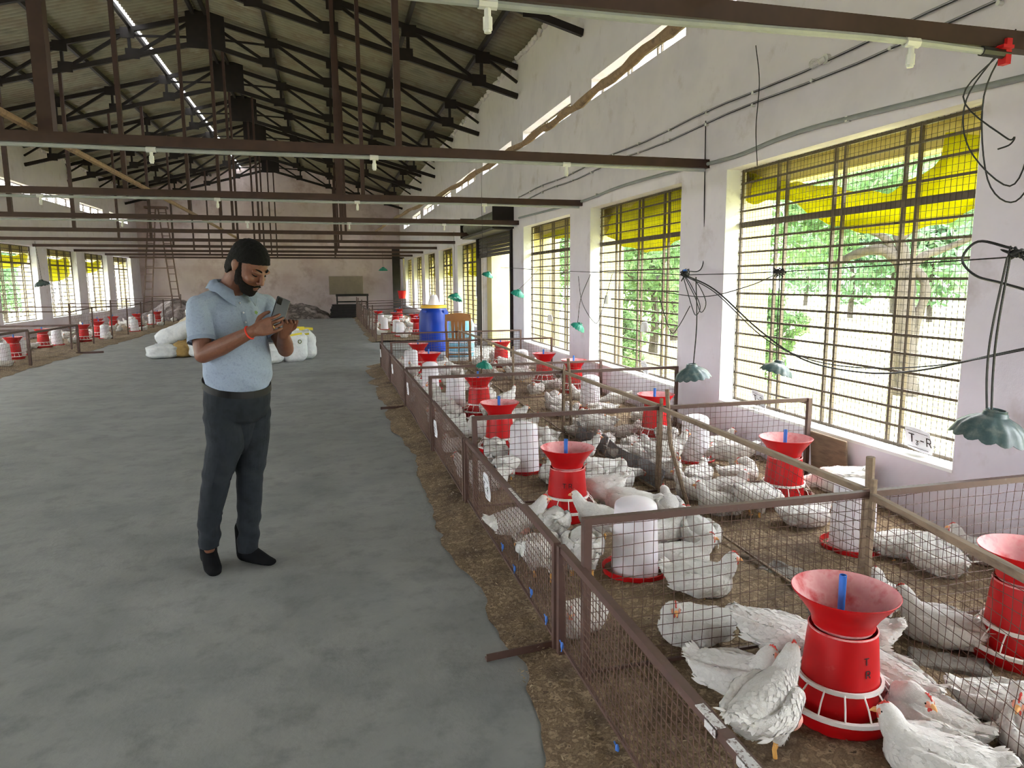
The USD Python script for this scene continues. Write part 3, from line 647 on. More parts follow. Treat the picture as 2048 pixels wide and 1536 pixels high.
feeder('nearest red plastic feeder with white grill, full of dusty feed, at the lower right', (1.66, 1.92, .012), 0, [('T', aF + .62, .26, .024), ('R', aF + .66, .215, .026)])
aF2 = math.atan2(-4.15, -1.43)
feeder('red feeder marked with handwriting, in the second left-hand pen beyond the nearest partition', (1.43, 4.15, .012), .3, [('T', aF2 - .3 - .26, .235, .03), ('1', aF2 - .3 - .06, .228, .012), ('R', aF2 - .3 + .05, .235, .03), ('1', aF2 - .3 + .28, .228, .012)])
f0 = feeder('red feeder in the right-hand pen below the nearest window sill', (2.92, 4.01, .012), .6)
for (x, y, rz), l in {(2.90, 5.92, .2): 'red feeder behind a grey stake in the third right-hand pen, before the sill end', (1.41, 5.91, .9): 'red feeder standing behind the second partition, its pan on the left by the fence', (1.59, 7.65, .4): 'red feeder in the fourth aisle side pen, under the bright green lamp shade',
                      (3.14, 8.87, 1.1): 'red feeder by the pier between the second and third windows', (3.02, 9.82, .1): 'red feeder under the third window, left of the feeder by the pier', (1.42, 10.4, .3): 'red feeder directly in front of the base of the blue barrel', (1.46, 12.05, .8): 'small looking red feeder left of the blue barrel in the last near pen',
                      (2.9, 12.0, .5): 'red feeder right of the brown chair, before the doorway', (2.60, 2.04, .7): 'red feeder cut by the right edge of the photo'}.items():
    dup(f0, l, (x, y, .012), rz)
k = 0
for y in (12.9, 14.3, 16.2, 18.9, 20.6, 22.2, 23.8, 25.4, 27.2, 29):
    dup(f0, 'red feeder in the row of pens along the left wall', (-6.5 - .35 * math.sin(y * 3), y, .012), y, group='red feeders in the left pens')
for y in (19, 20.2, 21.6, 23, 24.5, 26, 28):
    dup(f0, 'red feeder in the far right pens behind the blue barrel', (2.2 + .5 * math.sin(y * 5), y, .012), y, group='red feeders in the far right pens')

def drinker(label, loc, rz=0):
    t = thing('drinker', label, 'drinker', loc, rz)
    part(t, 'tray', G().lathe([(0, .006), (.145, .004), (.162, .014), (.168, .05), (.163, .052), (.156, .02), (.12, .014), (0, .014)], 40), 'feeder_red', 40)
    part(t, 'bell', G().lathe([(.121, .018), (.121, .03), (.113, .25), (.108, .372), (.104, .385), (.086, .4), (.05, .412), (.022, .416), (0, .417)], 40), 'drinker_white', 40)
    return t
d0 = drinker('white bell drinker on a red tray, right behind the nearest partition', (1.48, 3.22, .014))
for (x, y), l in {(2.79, 3.2): 'white bell drinker behind the stake of the nearest partition, on the right', (1.45, 5.26): 'white bell drinker on a red tray, left of the handwritten red feeder', (2.90, 5.17): 'white bell drinker by the third partition, under the window side', (1.42, 8.2): 'white bell drinker left of the feeder under the green lamp shade',
                  (1.33, 9.7): 'white bell drinker in front of the feeder before the blue barrel', (1.28, 11.6): 'white bell drinker farthest along the aisle fence', (3.0, 11.0): 'white bell drinker right of the brown chair in the back right pen', (2.95, 7.75): 'white bell drinker in the right-hand pen beyond the sill corner'}.items():
    dup(d0, l, (x, y, .014))
for y in (13.6, 15.4, 17, 19.6, 21.5, 24.4, 26.3, 28.4): dup(d0, 'white bell drinker in the row of pens along the left wall', (-6.2 - .3 * math.sin(y * 2), y, .014), group='white drinkers in the left pens')
for y in (19.6, 21, 22.4, 25.2): dup(d0, 'white bell drinker in the far right pens behind the blue barrel', (1.75 + .2 * math.sin(y), y, .014), group='white drinkers in the far right pens')

# ------------------------------------------------------------------ paper tags
def card(label, c, w, h, text, R, name='paper_tag', th=None):
    t = thing(name, label, 'paper sign', c, R=R)
    P = [[(u * w / 2, .006 * math.sin(u * 2.5 + q * 2), q * h / 2) for q in np.linspace(-1, 1, 5)] for u in np.linspace(-1, 1, 7)]
    part(t, 'sheet', thick(P, .0015), 'paper', 40)
    x = -w * .36
    for s, k in text:
        m = meshkit.text_mesh(s, (th or h * .3) * k, .001); v = np.array(m.vertices)
        v = np.stack([v[:, 0] + x, np.full(len(v), -.0082) + v[:, 2] * -1, v[:, 1] - h * .14 - (.012 if k < 1 else 0)], 1); x = v[:, 0].max() + w * .03
        part(t, 'printed_text', (v, np.array(m.faces)), 'ink')
    g = G(); 
    for zz in ((h * .36, -h * .36) if text else (h * .3, h * .1, h * .02, -h * .12, -h * .3)): g.box((-w * .42, -.0086, zz - .0012), (w * .42, -.0076, zz + .0012))
    part(t, 'printed_line', g, 'ink', kind='stuff')
    return t
ry = rot(-math.pi / 2 - .0)                             # facing the aisle (-x)
card('white paper tag reading T1-R on the second front fence panel', (FX - .018, 3.84, .36), .15, .125, [('T', 1), ('1', .55), ('-R', 1)], ry @ rot(0, .12))
for i, (y, z) in enumerate([(5.86, .29), (8.01, .32), (10.01, .31), (12.3, .31)]):
    card(['white paper tag on the third front fence panel, next beyond the T1-R tag', 'white paper tag on the fourth front fence panel along the aisle', 'white paper tag on the fifth front fence panel along the aisle', 'farthest white paper tag on the aisle fence'][i], (FX - .018, y, z), .14, .12, [], ry @ rot(0, .1))
card('large printed sign T3-R3 leaning on the nearest window sill', (XR + .1, 3.62, .505), .2, .15, [('T', 1), ('3', .55), ('-R', 1), ('3', .55)], ry @ rot(0, .06, .22), 'sign_card', .058)
card('printed sign on the nearest window sill behind the partition corner', (XR + .1, 5.36, .49), .18, .13, [('T', 1), ('-R', 1)], ry @ rot(0, .1, .22), 'sign_card', .05)
card('small grey sign on the sill of the second window', (XR + .1, 7.68, .5), .15, .15, [], ry @ rot(0, .05, .2), 'sign_card', .04)
card('white printed notice pinned on the yellow wall outside the roller door', (3.98, 16.95, 1.68), .5, .42, [], rot(0, -.06), 'notice', .05)
M('blue_tie', (60, 110, 190), rough=.6)
for i, (y, z) in enumerate([(1.94, .03), (2.5, .09), (2.71, .1), (2.94, .12), (3.24, .11), (3.49, .13)]):
    t = thing('blue_tie', ['blue knotted tie at the foot of the nearest fence panel', 'blue knotted tie beside the fence post at the foot bar', 'blue tie just beyond the fence post, lowest of the row', 'blue tie on the second fence panel, third from its post', 'blue tie on the second fence panel, fourth from its post', 'blue tie on the second fence panel, under the T1-R tag'][i], 'tie', (FX - .012, y, z))
    g = G(); g.ell((0, 0, 0), (.007, .009, .016), 8, 6); g.tube([(0, 0, 0), (-.006, .012, .02)], .003, 5); g.tube([(0, 0, 0), (-.006, -.01, -.02)], .003, 5); part(t, 'knot', g, 'blue_tie', 50)

# ------------------------------------------------------------------ brooder lamps on cables
def shade(label, c, sc, R, mat, cable=None, name='brooder_lamp'):
    t = thing(name, label, 'lamp', c, R=R, sc=sc); n = 14; P = []
    prof = [(.045, .115), (.05, .112), (.052, .1), (.06, .094), (.1, .075), (.14, .042), (.165, 0)]
    for k in range(n * 4 + 1):
        a = k * 2 * math.pi / (n * 4); rib = abs(math.sin(a * n / 2)); row = []
        for i, (r_, z) in enumerate(prof):
            q = max(0, (i - 3) / 3); row.append(((r_ + .012 * q * (rib - .6)) * math.cos(a), (r_ + .012 * q * (rib - .6)) * math.sin(a), z - .014 * q * rib * (i == 6)))
        P.append(row)
    part(t, 'shade', thick(P, .003), mat, 50)
    part(t, 'collar', G().lathe([(.042, .1), (.046, .125), (.040, .128), (.034, .12)], 20), mat, 40)
    g = G(); g.tube([(0, 0, .02), (0, 0, .118)], .03, 12); part(t, 'bulb_holder', g, 'lamp_white', 40)
    return t
def cable(pts, r, label=None, n=30, mat='black_cable', name='cable', cat='cable'):
    g = G(); g.tube(curve(pts, n), r * 1.3, 5); return top(name, g, mat, label, cat, smooth=60)
lx = 3.05
near = shade('large dusty fluted lamp shade hanging by the right wall pier', (3.0, 2.60, .79), 1.0, rot(0, .1, .12), 'shade_green')
shade('dark fluted lamp shade hanging before the pier between the first two windows', (3.0, 5.42, .7), .92, rot(.5, -.12, -.1), 'shade_green')
shade('dark fluted lamp shade hanging inside the nearest window', (3.25, 4.62, .83), .74, rot(1.2, .05, .3), 'shade_green')
for (x, y, z, s), l, R in [((3.05, 8.48, .93, .6), 'green lamp shade tilted before the pier past the second window', rot(0, .5, .3)), ((3.2, 11.98, 1.29, .75), 'green lamp shade by the black door post', rot(0, .3, .3)), ((2.6, 14.85, 1.16, .95), 'green lamp shade hanging tilted above the blue barrel', rot(0, .35, -.2)),
                           ((3.2, 14.37, 1.63, .75), 'green lamp shade hanging in front of the notice at the door', rot(0, .3, .2)), ((2.0, 26.5, 1.93, 1.0), 'green lamp shade hanging far back before the end wall', rot(0, 0, 0)), ((1.62, 7.5, .6, .55), 'bright green lamp shade hanging low over the fourth pen', rot(0, .1, .1))]:
    shade(l, (x, y, z), s, R, 'shade_bright')
shade('small dark lamp shade hanging before the left windows', (-7.0, 20.5, 1.5), 1.1, rot(0, -.2, 0), 'shade_green')
cable([(3.0, 2.6, .89), (3.01, 2.62, 1.1), (2.99, 2.6, 1.3), (3.0, 2.58, 1.62)], .004, 'black twin cable holding the large near lamp shade')
cable([(2.985, 2.61, .89), (2.985, 2.63, 1.1), (2.97, 2.61, 1.3), (2.985, 2.58, 1.62)], .004, 'second black cable strand holding the large near lamp shade')
cable([(3.0, 5.42, .8), (3.02, 5.42, 1.16), (3.0, 5.42, 1.55)], .004, 'black cable holding the shade before the pier')
cable([(3.25, 4.62, .91), (3.25, 4.63, 1.23), (3.25, 4.63, 1.57)], .003, 'thin black cable holding the shade inside the nearest window')
cable([(3.15, 5.85, 1.57), (3.2, 4.6, 1.58), (3.2, 2.58, 1.63), (3.2, 1.8, 1.66)], .003, 'straight support wire stretched along the wall past the nearest window')
cable([(3.1, 5.8, 1.57), (3.2, 5.45, 1.44), (3.2, 4.78, 1.14), (3.2, 4.24, .97), (3.2, 3.67, .95), (3.2, 3.22, 1.02), (3.2, 2.68, 1.18), (3.2, 1.9, 1.4)], .0045, 'black power cable sagging across the nearest window', 50)
cable([(3.1, 5.8, 1.56), (3.17, 5.4, 1.42), (3.17, 4.7, 1.1), (3.17, 4.2, .99), (3.17, 3.7, .98), (3.17, 3.1, 1.06), (3.17, 2.5, 1.22)], .003, 'second thinner cable sagging across the nearest window', 50)
cable([(3.1, 6.2, 1.41), (3.2, 5.62, 1.38), (3.22, 5.01, 1.47), (3.24, 4.63, 1.57)], .003, 'cable running from the pier to the window shade hanger')
cable([(3.1, 5.82, 1.57), (3.1, 5.61, 1.38), (3.1, 5.5, 1.25), (3.1, 5.42, 1.34), (3.1, 5.58, 1.5), (3.1, 5.8, 1.58)], .003, 'loop of loose cable at the pier between the first two windows')
cable([(3.1, 5.84, 1.57), (3.12, 5.7, 1.3), (3.12, 5.62, 1.22), (3.12, 5.55, 1.3), (3.1, 5.66, 1.46), (3.1, 5.82, 1.58)], .003, 'smaller loop of loose cable at the same pier')
cable([(3.1, 5.85, 1.57), (3.2, 6.83, 1.6), (3.2, 8.07, 1.62), (3.2, 10.79, 1.7), (3.2, 13.2, 1.78)], .003, 'thin wire running along the wall past the second and third windows')
cable([(3.1, 6.3, 1.36), (3.1, 6.05, 1.05), (3.1, 5.9, 1.1), (3.05, 5.6, 1.3)], .003, 'dangling cable end on the pier between the first two windows')
cable([(3.05, 8.48, .98), (3.1, 8.5, 1.3), (3.15, 8.3, 1.6)], .003, 'cable holding the green shade past the second window')
cable([(3.1, 8.6, 1.58), (3.1, 8.45, 1.25), (3.1, 8.0, 1.02), (3.1, 7.8, 1.15), (3.15, 7.6, 1.6)], .0025, 'slack cable loop beside the green shade past the second window')
cable([(3.2, 11.98, 1.36), (3.25, 11.4, 1.55), (3.25, 10.9, 1.7)], .0025, 'cable of the green shade by the door post')
cable([(2.6, 14.85, 1.26), (2.6, 14.85, 2.55)], .003, 'cable of the green shade above the blue barrel', 4)
cable([(3.2, 14.37, 1.71), (3.2, 14.37, 2.3)], .003, 'cable of the green shade at the notice', 4)
cable([(2.0, 26.5, 2.05), (2.0, 26.75, 2.58)], .004, 'cable of the green shade far back', 4)
cable([(1.62, 7.5, .66), (1.64, 7.6, 1.6), (1.66, 7.7, 2.67)], .0015, 'thin cable of the bright green shade over the fourth pen', 8)
cable([(-7.0, 20.5, 1.63), (-7.0, 20.3, 2.58)], .004, 'cable of the dark shade before the left windows', 4)
for c, l in (((3.12, 5.84, 1.58), 'black knot of cable connectors on the pier between the first two windows'), ((3.03, 2.58, 1.64), 'black knot of cables above the large near lamp shade'), ((3.24, 4.63, 1.58), 'black cable knot inside the nearest window')):
    t = thing('cable_knot', l, 'cable', c); g = G(); r = np.random.default_rng(int(c[1] * 100))
    for k in range(7): g.tube(curve(r.normal(0, .022, (6, 3)) * (.8, 1.5, .9), 20), .004, 5)
    g.ell((0, 0, 0), (.02, .03, .016), 8, 6); part(t, 'cable_coil', g, 'black_cable', 60)
    if c[1] > 5: g = G(); g.ell((0, 0, .03), (.02, .025, .012), 8, 6); part(t, 'blue_tape', g, 'blue_tie', 60)
cable([(3.03, 2.6, 1.66), (3.03, 2.78, 1.7), (3.03, 2.86, 1.62), (3.03, 2.78, 1.54), (3.03, 2.62, 1.5), (3.03, 2.3, 1.42)], .005, 'wide cable loop left of the knot above the near lamp shade')
t = None
for c, l in (((3.2, 6.83, 1.04), 'white plastic cup hanging before the second window'), ((3.2, 10.1, .97), 'white plastic cup hanging before the third window'), ((3.2, 7.86, 1.3), 'small white cup hanging near the far side of the second window')):
    t = thing('hanging_cup', l, 'cup', c); part(t, 'cup', G().lathe([(0, .055), (.03, .052), (.034, .03), (.04, .01), (.042, -.05), (.036, -.05), (.034, .0), (0, .04)], 16), 'lamp_white', 40)
    part(t, 'cord', G().tube([(0, 0, .05), (.0, .01, .3), (0, .02, 1.60 - c[2])], .002, 4), 'black_cable', 60)
M('grey_sheet', [(104, 106, 110), (122, 124, 128), (92, 93, 96)], scale=5, rough=.8, coord='pos')
for a, b, l in ((4.5, 5.5, 'grey sheet strip standing along the wooden divider, nearer piece'), (5.55, 6.35, 'grey sheet strip standing along the wooden divider, farther piece')):
    P = [[(2.24 + .05 * q + .015 * math.sin(y * 9), y, .02 + .15 * q + .02 * math.sin(y * 7) * q) for q in np.linspace(0, 1, 5)] for y in np.linspace(a, b, 14)]
    t = thing('grey_strip', l, 'sheet', (2.25, a, .02)); part(t, 'sheet', thick(P, .01), 'grey_sheet', 50, world=True)
# wiring on the right wall
for z, yy, l in ((3.06, 0, 'upper'), (2.96, 1, 'lower')):
    p = [(XR - .02, y, z + .015 * math.sin(y * 2.3 + yy)) for y in np.linspace(1.5, 13.0, 22)]
    t = thing('wall_wire', f'{l} of the two thin electric wires clipped along the right wall above the windows', 'wire', (XR - .02, 1.5, z))
    g = G(); g.tube(p, .004, 5); part(t, 'wire', g, 'black_cable', 60, world=True)
    g = G(); g.tube([(a, b, c + .012) for a, b, c in p], .003, 5); part(t, 'wire', g, 'grey_conduit', 60, world=True)
    for y in np.arange(3.2, 13, .75): g = G(); g.tube([(XR, y, z), (XR - .03, y, z)], .014, 8); part(t, 'clip', g, 'lamp_white', 40, world=True)
p = [(XR - .02, y, z) for y, z in [(1.2, 2.46), (3.03, 2.54), (3.49, 2.57), (4.56, 2.62), (5.08, 2.62), (5.64, 2.59), (6.24, 2.6), (6.95, 2.63), (8.26, 2.65), (9.7, 2.62), (12.93, 2.68)]]
t = thing('conduit', 'grey plastic conduit curving along the right wall just above the windows', 'conduit', p[0]); g = G(); g.tube(curve(p, 60), .018, 8); part(t, 'pipe', g, 'grey_conduit', 60, world=True)
for y, z in ((4.3, 2.607), (6.2, 2.6), (9.0, 2.64)): g = G(); g.box((XR - .034, y - .012, z - .02), (XR, y + .012, z + .02)); part(t, 'clamp', g, 'lamp_white', world=True)
cable([(XR - .01, 6.23, 3.0), (XR - .01, 6.21, 2.27), (XR - .01, 6.2, 1.67), (3.15, 5.9, 1.6)], .004, 'dark cable running down the pier between the first two windows')
t = thing('bulb_socket', 'bare glass bulb in a white wall socket above the nearest window', 'bulb', (XR, 4.56, 3.07))
g = G(); g.tube([(0, 0, 0), (-.03, 0, 0)], .035, 14); g.tube([(-.03, 0, 0), (-.06, .03, -.02)], .022, 12); part(t, 'socket', g, 'lamp_white', 40)
LK['bulb_glass'] = usdkit.material(stage, '/World/Looks/bulb_glass', {'g': ('glass_bsdf', {'roughness': .02, 'IOR': 1.2, 'color': (.95, .95, .93)}), 't': ('transparent_bsdf', {}), 'm': ('mix_closure', {'fac': .5})}, [('g.BSDF', 'm.closure1'), ('t.BSDF', 'm.closure2')], surface='m.closure')
g = G(); g.add(*(lambda v, f: (v @ rot(0, -1.9, .5).T + (-.06, .03, -.02), f))(*lathe([(.014, 0), (.018, .02), (.032, .045), (.036, .065), (.03, .085), (.012, .097), (0, .099)], 16))); part(t, 'bulb', g, 'bulb_glass', True)
for pts, l in (([(3.1, 2.8, 2.6), (3.1, 2.98, 2.4), (3.1, 2.94, 2.16), (3.1, 2.7, 1.95), (3.1, 2.62, 2.15), (3.1, 2.66, 2.5)], 'thin loose wire loop hanging from the nearest tie beam at the right'), ([(3.1, 2.76, 2.6), (3.1, 3.0, 2.42), (3.1, 2.75, 2.18), (3.1, 2.7, 2.17), (3.1, 2.72, 2.14), (3.1, 2.78, 2.13)], 'hooked end of loose wire left of the right window top'),
               ([(3.12, 2.76, 2.66), (3.12, 2.9, 2.4), (3.12, 2.84, 2.0), (3.12, 2.68, 1.88), (3.12, 2.56, 2.1), (3.1, 2.4, 2.6)], 'long loose wire loop hanging down at the right end of the nearest tie beam'), ([(3.44, 5.36, 3.4), (3.44, 5.29, 3.1), (3.44, 5.31, 2.75), (3.46, 5.3, 2.45)], 'thin wire hanging down the right wall to the window top')):
    cable(pts, .003, l)

# ------------------------------------------------------------------ roller door
M('shutter', [(58, 52, 48), (72, 66, 62)], scale=6, rough=.6, coord='pos', metal=.2)
M('shutter_light', [(98, 96, 86), (120, 118, 106)], scale=8, rough=.6, coord='pos')
dr = thing('door_1', 'half open dark roller shutter door in the right wall', 'door', (XR, DOOR_Y[0], 0), kind='structure')
for y in DOOR_Y: g = G(); g.box((XR - .05, y - .03, 0), (XR + .06, y + .05, 2.56)); part(dr, 'guide_rail', g, 'truss_steel', world=True)
z = 2.06; k = 0
while z < 2.55:
    g = G(); g.cbox((XR + .02, sum(DOOR_Y) / 2, z + .036), (.03, DOOR_Y[1] - DOOR_Y[0] - .08, .07), .012); part(dr, 'shutter_slat', g, 'shutter', world=True); z += .074
for y in (DOOR_Y[0] - .12, DOOR_Y[1] + .02): g = G(); g.box((XR - .42, y, 2.52), (XR, y + .02, 2.98)); part(dr, 'end_plate', g, 'truss_steel', world=True)
g = G(); g.tube([(XR - .2, DOOR_Y[0] - .1, 2.74), (XR - .2, DOOR_Y[1], 2.74)], .17, 18); part(dr, 'shutter_roll', g, 'shutter_light', 40, world=True)
g = G(); g.box((XR - .38, DOOR_Y[0] - .1, 2.5), (XR - .05, DOOR_Y[1] + .04, 2.55)); part(dr, 'lintel_plate', g, 'shutter', world=True)
g = G(); g.box((4.05, 16.9, -.3), (5.6, 17.1, 3.0)); top('trim_3', g, 'yellow_paint', 'yellow wall outside beside the roller door opening', 'wall', 'structure')
# ================================================================== things standing in the hall
M('barrel_blue', [(10, 44, 136), (14, 52, 150)], scale=4, rough=.35, spec=.35, dirt=((50, 84, 150), 9, .65, .9))
M('barrel_yellow', [(226, 170, 40), (236, 184, 60)], scale=6, rough=.5)
M('chair_brown', [(134, 88, 44), (148, 100, 54)], scale=6, rough=.5)
M('bucket_blue', [(110, 176, 206), (128, 190, 216)], scale=5, rough=.4)
M('sack_white', [(206, 210, 212), (222, 224, 224), (196, 198, 200)], scale=6, rough=.7, bump=.5, bscale=40)
M('sack_cream', [(196, 184, 152), (212, 202, 176), (176, 160, 124)], scale=5, rough=.8, bump=.4, bscale=30)
M('sack_brown', [(150, 122, 72), (170, 140, 84), (126, 100, 60)], scale=6, rough=.85, bump=.4, bscale=30)
M('yellow_print', [(216, 196, 40), (226, 210, 70)], scale=6, rough=.6)
M('debris', [(104, 94, 92), (146, 134, 132), (84, 76, 74), (170, 158, 156)], scale=2, rough=.95, coord='pos', bump=.8, bscale=30)
M('black_scrap', [(34, 32, 32), (48, 44, 44)], scale=6, rough=.9, coord='pos')
M('grey_board', [(128, 116, 106), (142, 130, 118)], scale=3, rough=.85, coord='pos')
M('ladder_steel', [(84, 62, 52), (98, 74, 62)], scale=8, rough=.6, coord='pos')
M('rag_cream', [(200, 190, 168), (218, 210, 190)], scale=4, rough=.9, coord='pos')

t = thing('barrel', 'tall blue plastic barrel with a yellow rimmed lid, before the roller door', 'barrel', (2.24, 15.5, 0))
prof = [(0, .004), (.25, .004), (.285, .03), (.30, .09), (.318, .13), (.33, .3), (.335, .45), (.338, .46), (.338, .48), (.335, .49), (.332, .66), (.328, .68), (.328, .70), (.324, .71), (.315, .85), (.29, .9), (.272, .93), (.27, .965), (.26, .97), (.256, .93), (0, .93)]
part(t, 'body', G().lathe(prof, 48), 'barrel_blue', 35)
part(t, 'lid', G().lathe([(.276, .95), (.283, .955), (.283, 1.0), (.27, 1.012), (.2, 1.015), (0, 1.02)], 40), 'barrel_yellow', 35)
for a in (-.9, .6, 2.2): 
    g = G(); c, s = math.cos(a - 1.5), math.sin(a - 1.5); g.boxc((.31 * c, .31 * s, .885), (.05, .09, .05), rot(a - 1.5)); part(t, 'lug', g, 'barrel_blue')
t = thing('funnel_cap', 'white cone shaped cap standing on the lid of the blue barrel', 'cap', (2.24, 15.5, 1.02)); part(t, 'cone', G().lathe([(.14, 0), (.13, .02), (.095, .14), (.075, .2), (.05, .22), (0, .222)], 24), 'drinker_white', 35)

t = thing('chair', 'brown plastic chair seen from behind, right of the blue barrel', 'chair', (2.36, 13.2, 0), -.18)
for sx in (-1, 1):
    g = G(); g.tube(curve([(sx * .22, -.2, 0), (sx * .215, -.2, .42), (sx * .225, -.25, .7), (sx * .215, -.29, .92)], 20), .022, 8); part(t, 'back_post', g, 'chair_brown', 40)
    g = G(); g.tube([(sx * .21, .2, 0), (sx * .2, .19, .43)], [.018, .024], 8); part(t, 'leg', g, 'chair_brown', 40)
P = [[(u * .225, v, .43 + .012 * (u * u + (v * 3) ** 2 * .3)) for v in np.linspace(-.2, .23, 9)] for u in np.linspace(-1, 1, 9)]
part(t, 'seat', thick(P, .02), 'chair_brown', 40)
P = [[(u * .22, -.285 - .0 * z - .03 * (1 - u * u), .80 + z + .03 * (1 - u * u) * (z > .05)) for z in np.linspace(0, .12, 5)] for u in np.linspace(-1, 1, 11)]
part(t, 'top_rail', thick(P, .018), 'chair_brown', 40)
for u in (-.5, -.17, .17, .5):
    P = [[(u * .2 + du * (.018 + .016 * q), -.235 - .06 * q - .02, .42 + .4 * q) for du in (-1, 0, 1)] for q in np.linspace(0, 1, 6)]
    part(t, 'back_slat', thick(P, .014), 'chair_brown', 40)
for z in (.17, .3): g = G(); g.bar((-.21, -.2, z), (.21, -.2, z), .018, .03); part(t, 'stretcher', g, 'chair_brown')
t = thing('bucket', 'light blue ribbed plastic drum behind the brown chair', 'bucket', (2.62, 14.3, 0))
part(t, 'body', G().lathe([(0, .004), (.24, .004), (.255, .03), (.26, .2), (.268, .21), (.268, .23), (.262, .24), (.266, .4), (.274, .41), (.274, .43), (.268, .44), (.262, .66), (.23, .74), (.21, .76), (.2, .74), (0, .72)], 40), 'bucket_blue', 35)
for z in (.1, .3, .5): part(t, 'band', G().lathe([(.27, z - .012), (.274, z - .006), (.274, z + .006), (.27, z + .012)], 40), 'drinker_white', 35)

def sack(label, loc, w, d, h, mat, rz=0, R=None, seed=0, tie=True, band=False, lean=0.0, mark=None):
    """A stuffed woven sack: pillow cross sections with pinched corners and creases."""
    t = thing('sack', label, 'sack', loc, rz, R=R); r = np.random.default_rng(seed); n, m = 30, 18; V = []
    for j in range(m):
        q = j / (m - 1); zz = h * (q ** .9); full = (math.sin(math.pi * min(1, q * 1.0 + .0) ** .8) ** .45) if q < 1 else 0
        full = max(.28, min(1, 1.15 * (1 - abs(q * 2 - .85) ** 2.6 * .6))) if q < .93 else .45
        if j == 0: full = .62
        row = []
        for i in range(n):
            a = 2 * math.pi * i / n; c, s = math.cos(a), math.sin(a); e = (abs(c) ** 2.8 + abs(s) ** 2.8) ** (-1 / 2.8)
            k = full * e * (1 + .05 * math.sin(3 * a + 9 * q + seed) * q + .03 * math.sin(7 * a + 14 * q + seed * 2))
            row.append((w / 2 * c * k + lean * q * h, d / 2 * s * k * (1 if q < .9 else .35), zz + .012 * h * math.sin(5 * a + seed)))
        V.append(row)
    V = np.array(V); v = V.reshape(-1, 3); i, j = np.meshgrid(np.arange(m - 1), np.arange(n), indexing='ij')
    q = np.stack([i * n + j, i * n + (j + 1) % n, (i + 1) * n + (j + 1) % n, (i + 1) * n + j], -1).reshape(-1, 4); k = len(v)
    v = np.vstack([v, V[0].mean(0), V[-1].mean(0)]); jj = np.arange(n); e = (m - 1) * n
    f = np.vstack([q[:, [0, 1, 2]], q[:, [0, 2, 3]], np.stack([np.full(n, k), (jj + 1) % n, jj], 1), np.stack([np.full(n, k + 1), e + jj, e + (jj + 1) % n], 1)])
    v = v + (meshkit.fbm(v * 14 + seed, 3, seed)[:, None] - .5) * .035 * np.array([1, 1, .3]); v[:, 2] = np.maximum(v[:, 2], .002)
    part(t, 'bag', (v, f), mat, 50)
    if band:
        P = [[(x, -.02 + .02 * math.sin(x * 20), h * (.965 + .09 * z)) for z in (0, .5, 1)] for x in np.linspace(-w * .5, w * .42, 9)]
        part(t, 'printed_hem', thick(P, .006), 'yellow_print', 40)
        P = [[(x, -d * .44 - .0 * z, h * (.80 + .06 * z) + .02 * math.sin(x * 9)) for z in (0, .5, 1)] for x in np.linspace(-w * .2, w * .3, 6)]
        part(t, 'printed_stripe', thick(P, .004), 'yellow_print', 40)
    if mark:
        g = G(); th = np.linspace(0, 6.283, 17); g.tube(np.stack([.028 * np.cos(th) + w * .2, np.full(17, -d * .5 - .005), .034 * np.sin(th) + h * .62], 1), .007, 5); part(t, 'printed_ring', g, mark, 40)
    return t
M('mark_green', (90, 100, 40), rough=.8)
sack('upright white feed sack with a yellow hem and a ring mark, right of the man', (-.68, 14.35, 0), .5, .36, .64, 'sack_white', .1, seed=2, band=True, mark='mark_green')
sack('white feed sack standing just behind the sack with the yellow hem', (-.5, 14.75, 0), .46, .34, .6, 'sack_white', -.2, seed=5, band=True)
sack('short white and red sack half hidden behind the standing man', (-1.08, 14.2, 0), .4, .3, .36, 'sack_white', .4, seed=7)
M('sack_red', [(150, 40, 36), (176, 60, 50)], scale=6, rough=.8)
sack('dark red sack hidden behind the standing man', (-1.35, 14.5, 0), .42, .34, .4, 'sack_red', .1, seed=8)
lay = rot(0, math.pi / 2, 0)
sack('white crumpled sack at the left front of the sack pile', (-3.35, 15.9, 0), .62, .5, .3, 'sack_white', .3, seed=11)
sack('white grey round sack at the right front of the sack pile', (-2.62, 15.9, 0), .45, .42, .36, 'sack_white', .9, seed=12)
sack('ochre sack between the white sacks at the front of the pile', (-2.98, 16.0, 0), .42, .45, .34, 'sack_brown', .2, seed=13)
sack('long white sack lying slanted across the front of the pile', (-3.55, 16.35, .32), .36, .4, 1.05, 'sack_white', R=rot(.1) @ rot(0, 1.2), seed=14)
sack('brown jute sack in the middle of the sack pile', (-2.9, 16.9, 0), .8, .6, .7, 'sack_brown', .5, seed=15)
sack('cream sack draped over the brown jute sack', (-3.2, 16.9, .42), .4, .5, .55, 'sack_cream', R=rot(.3) @ rot(0, .9), seed=16)
sack('white sack at the top of the sack pile, beside the man', (-2.85, 17.1, .62), .45, .4, .42, 'sack_white', .2, seed=17)
sack('greenish cream sack low on the right of the pile behind the man', (-2.3, 16.6, 0), .6, .5, .55, 'sack_cream', .8, seed=18)

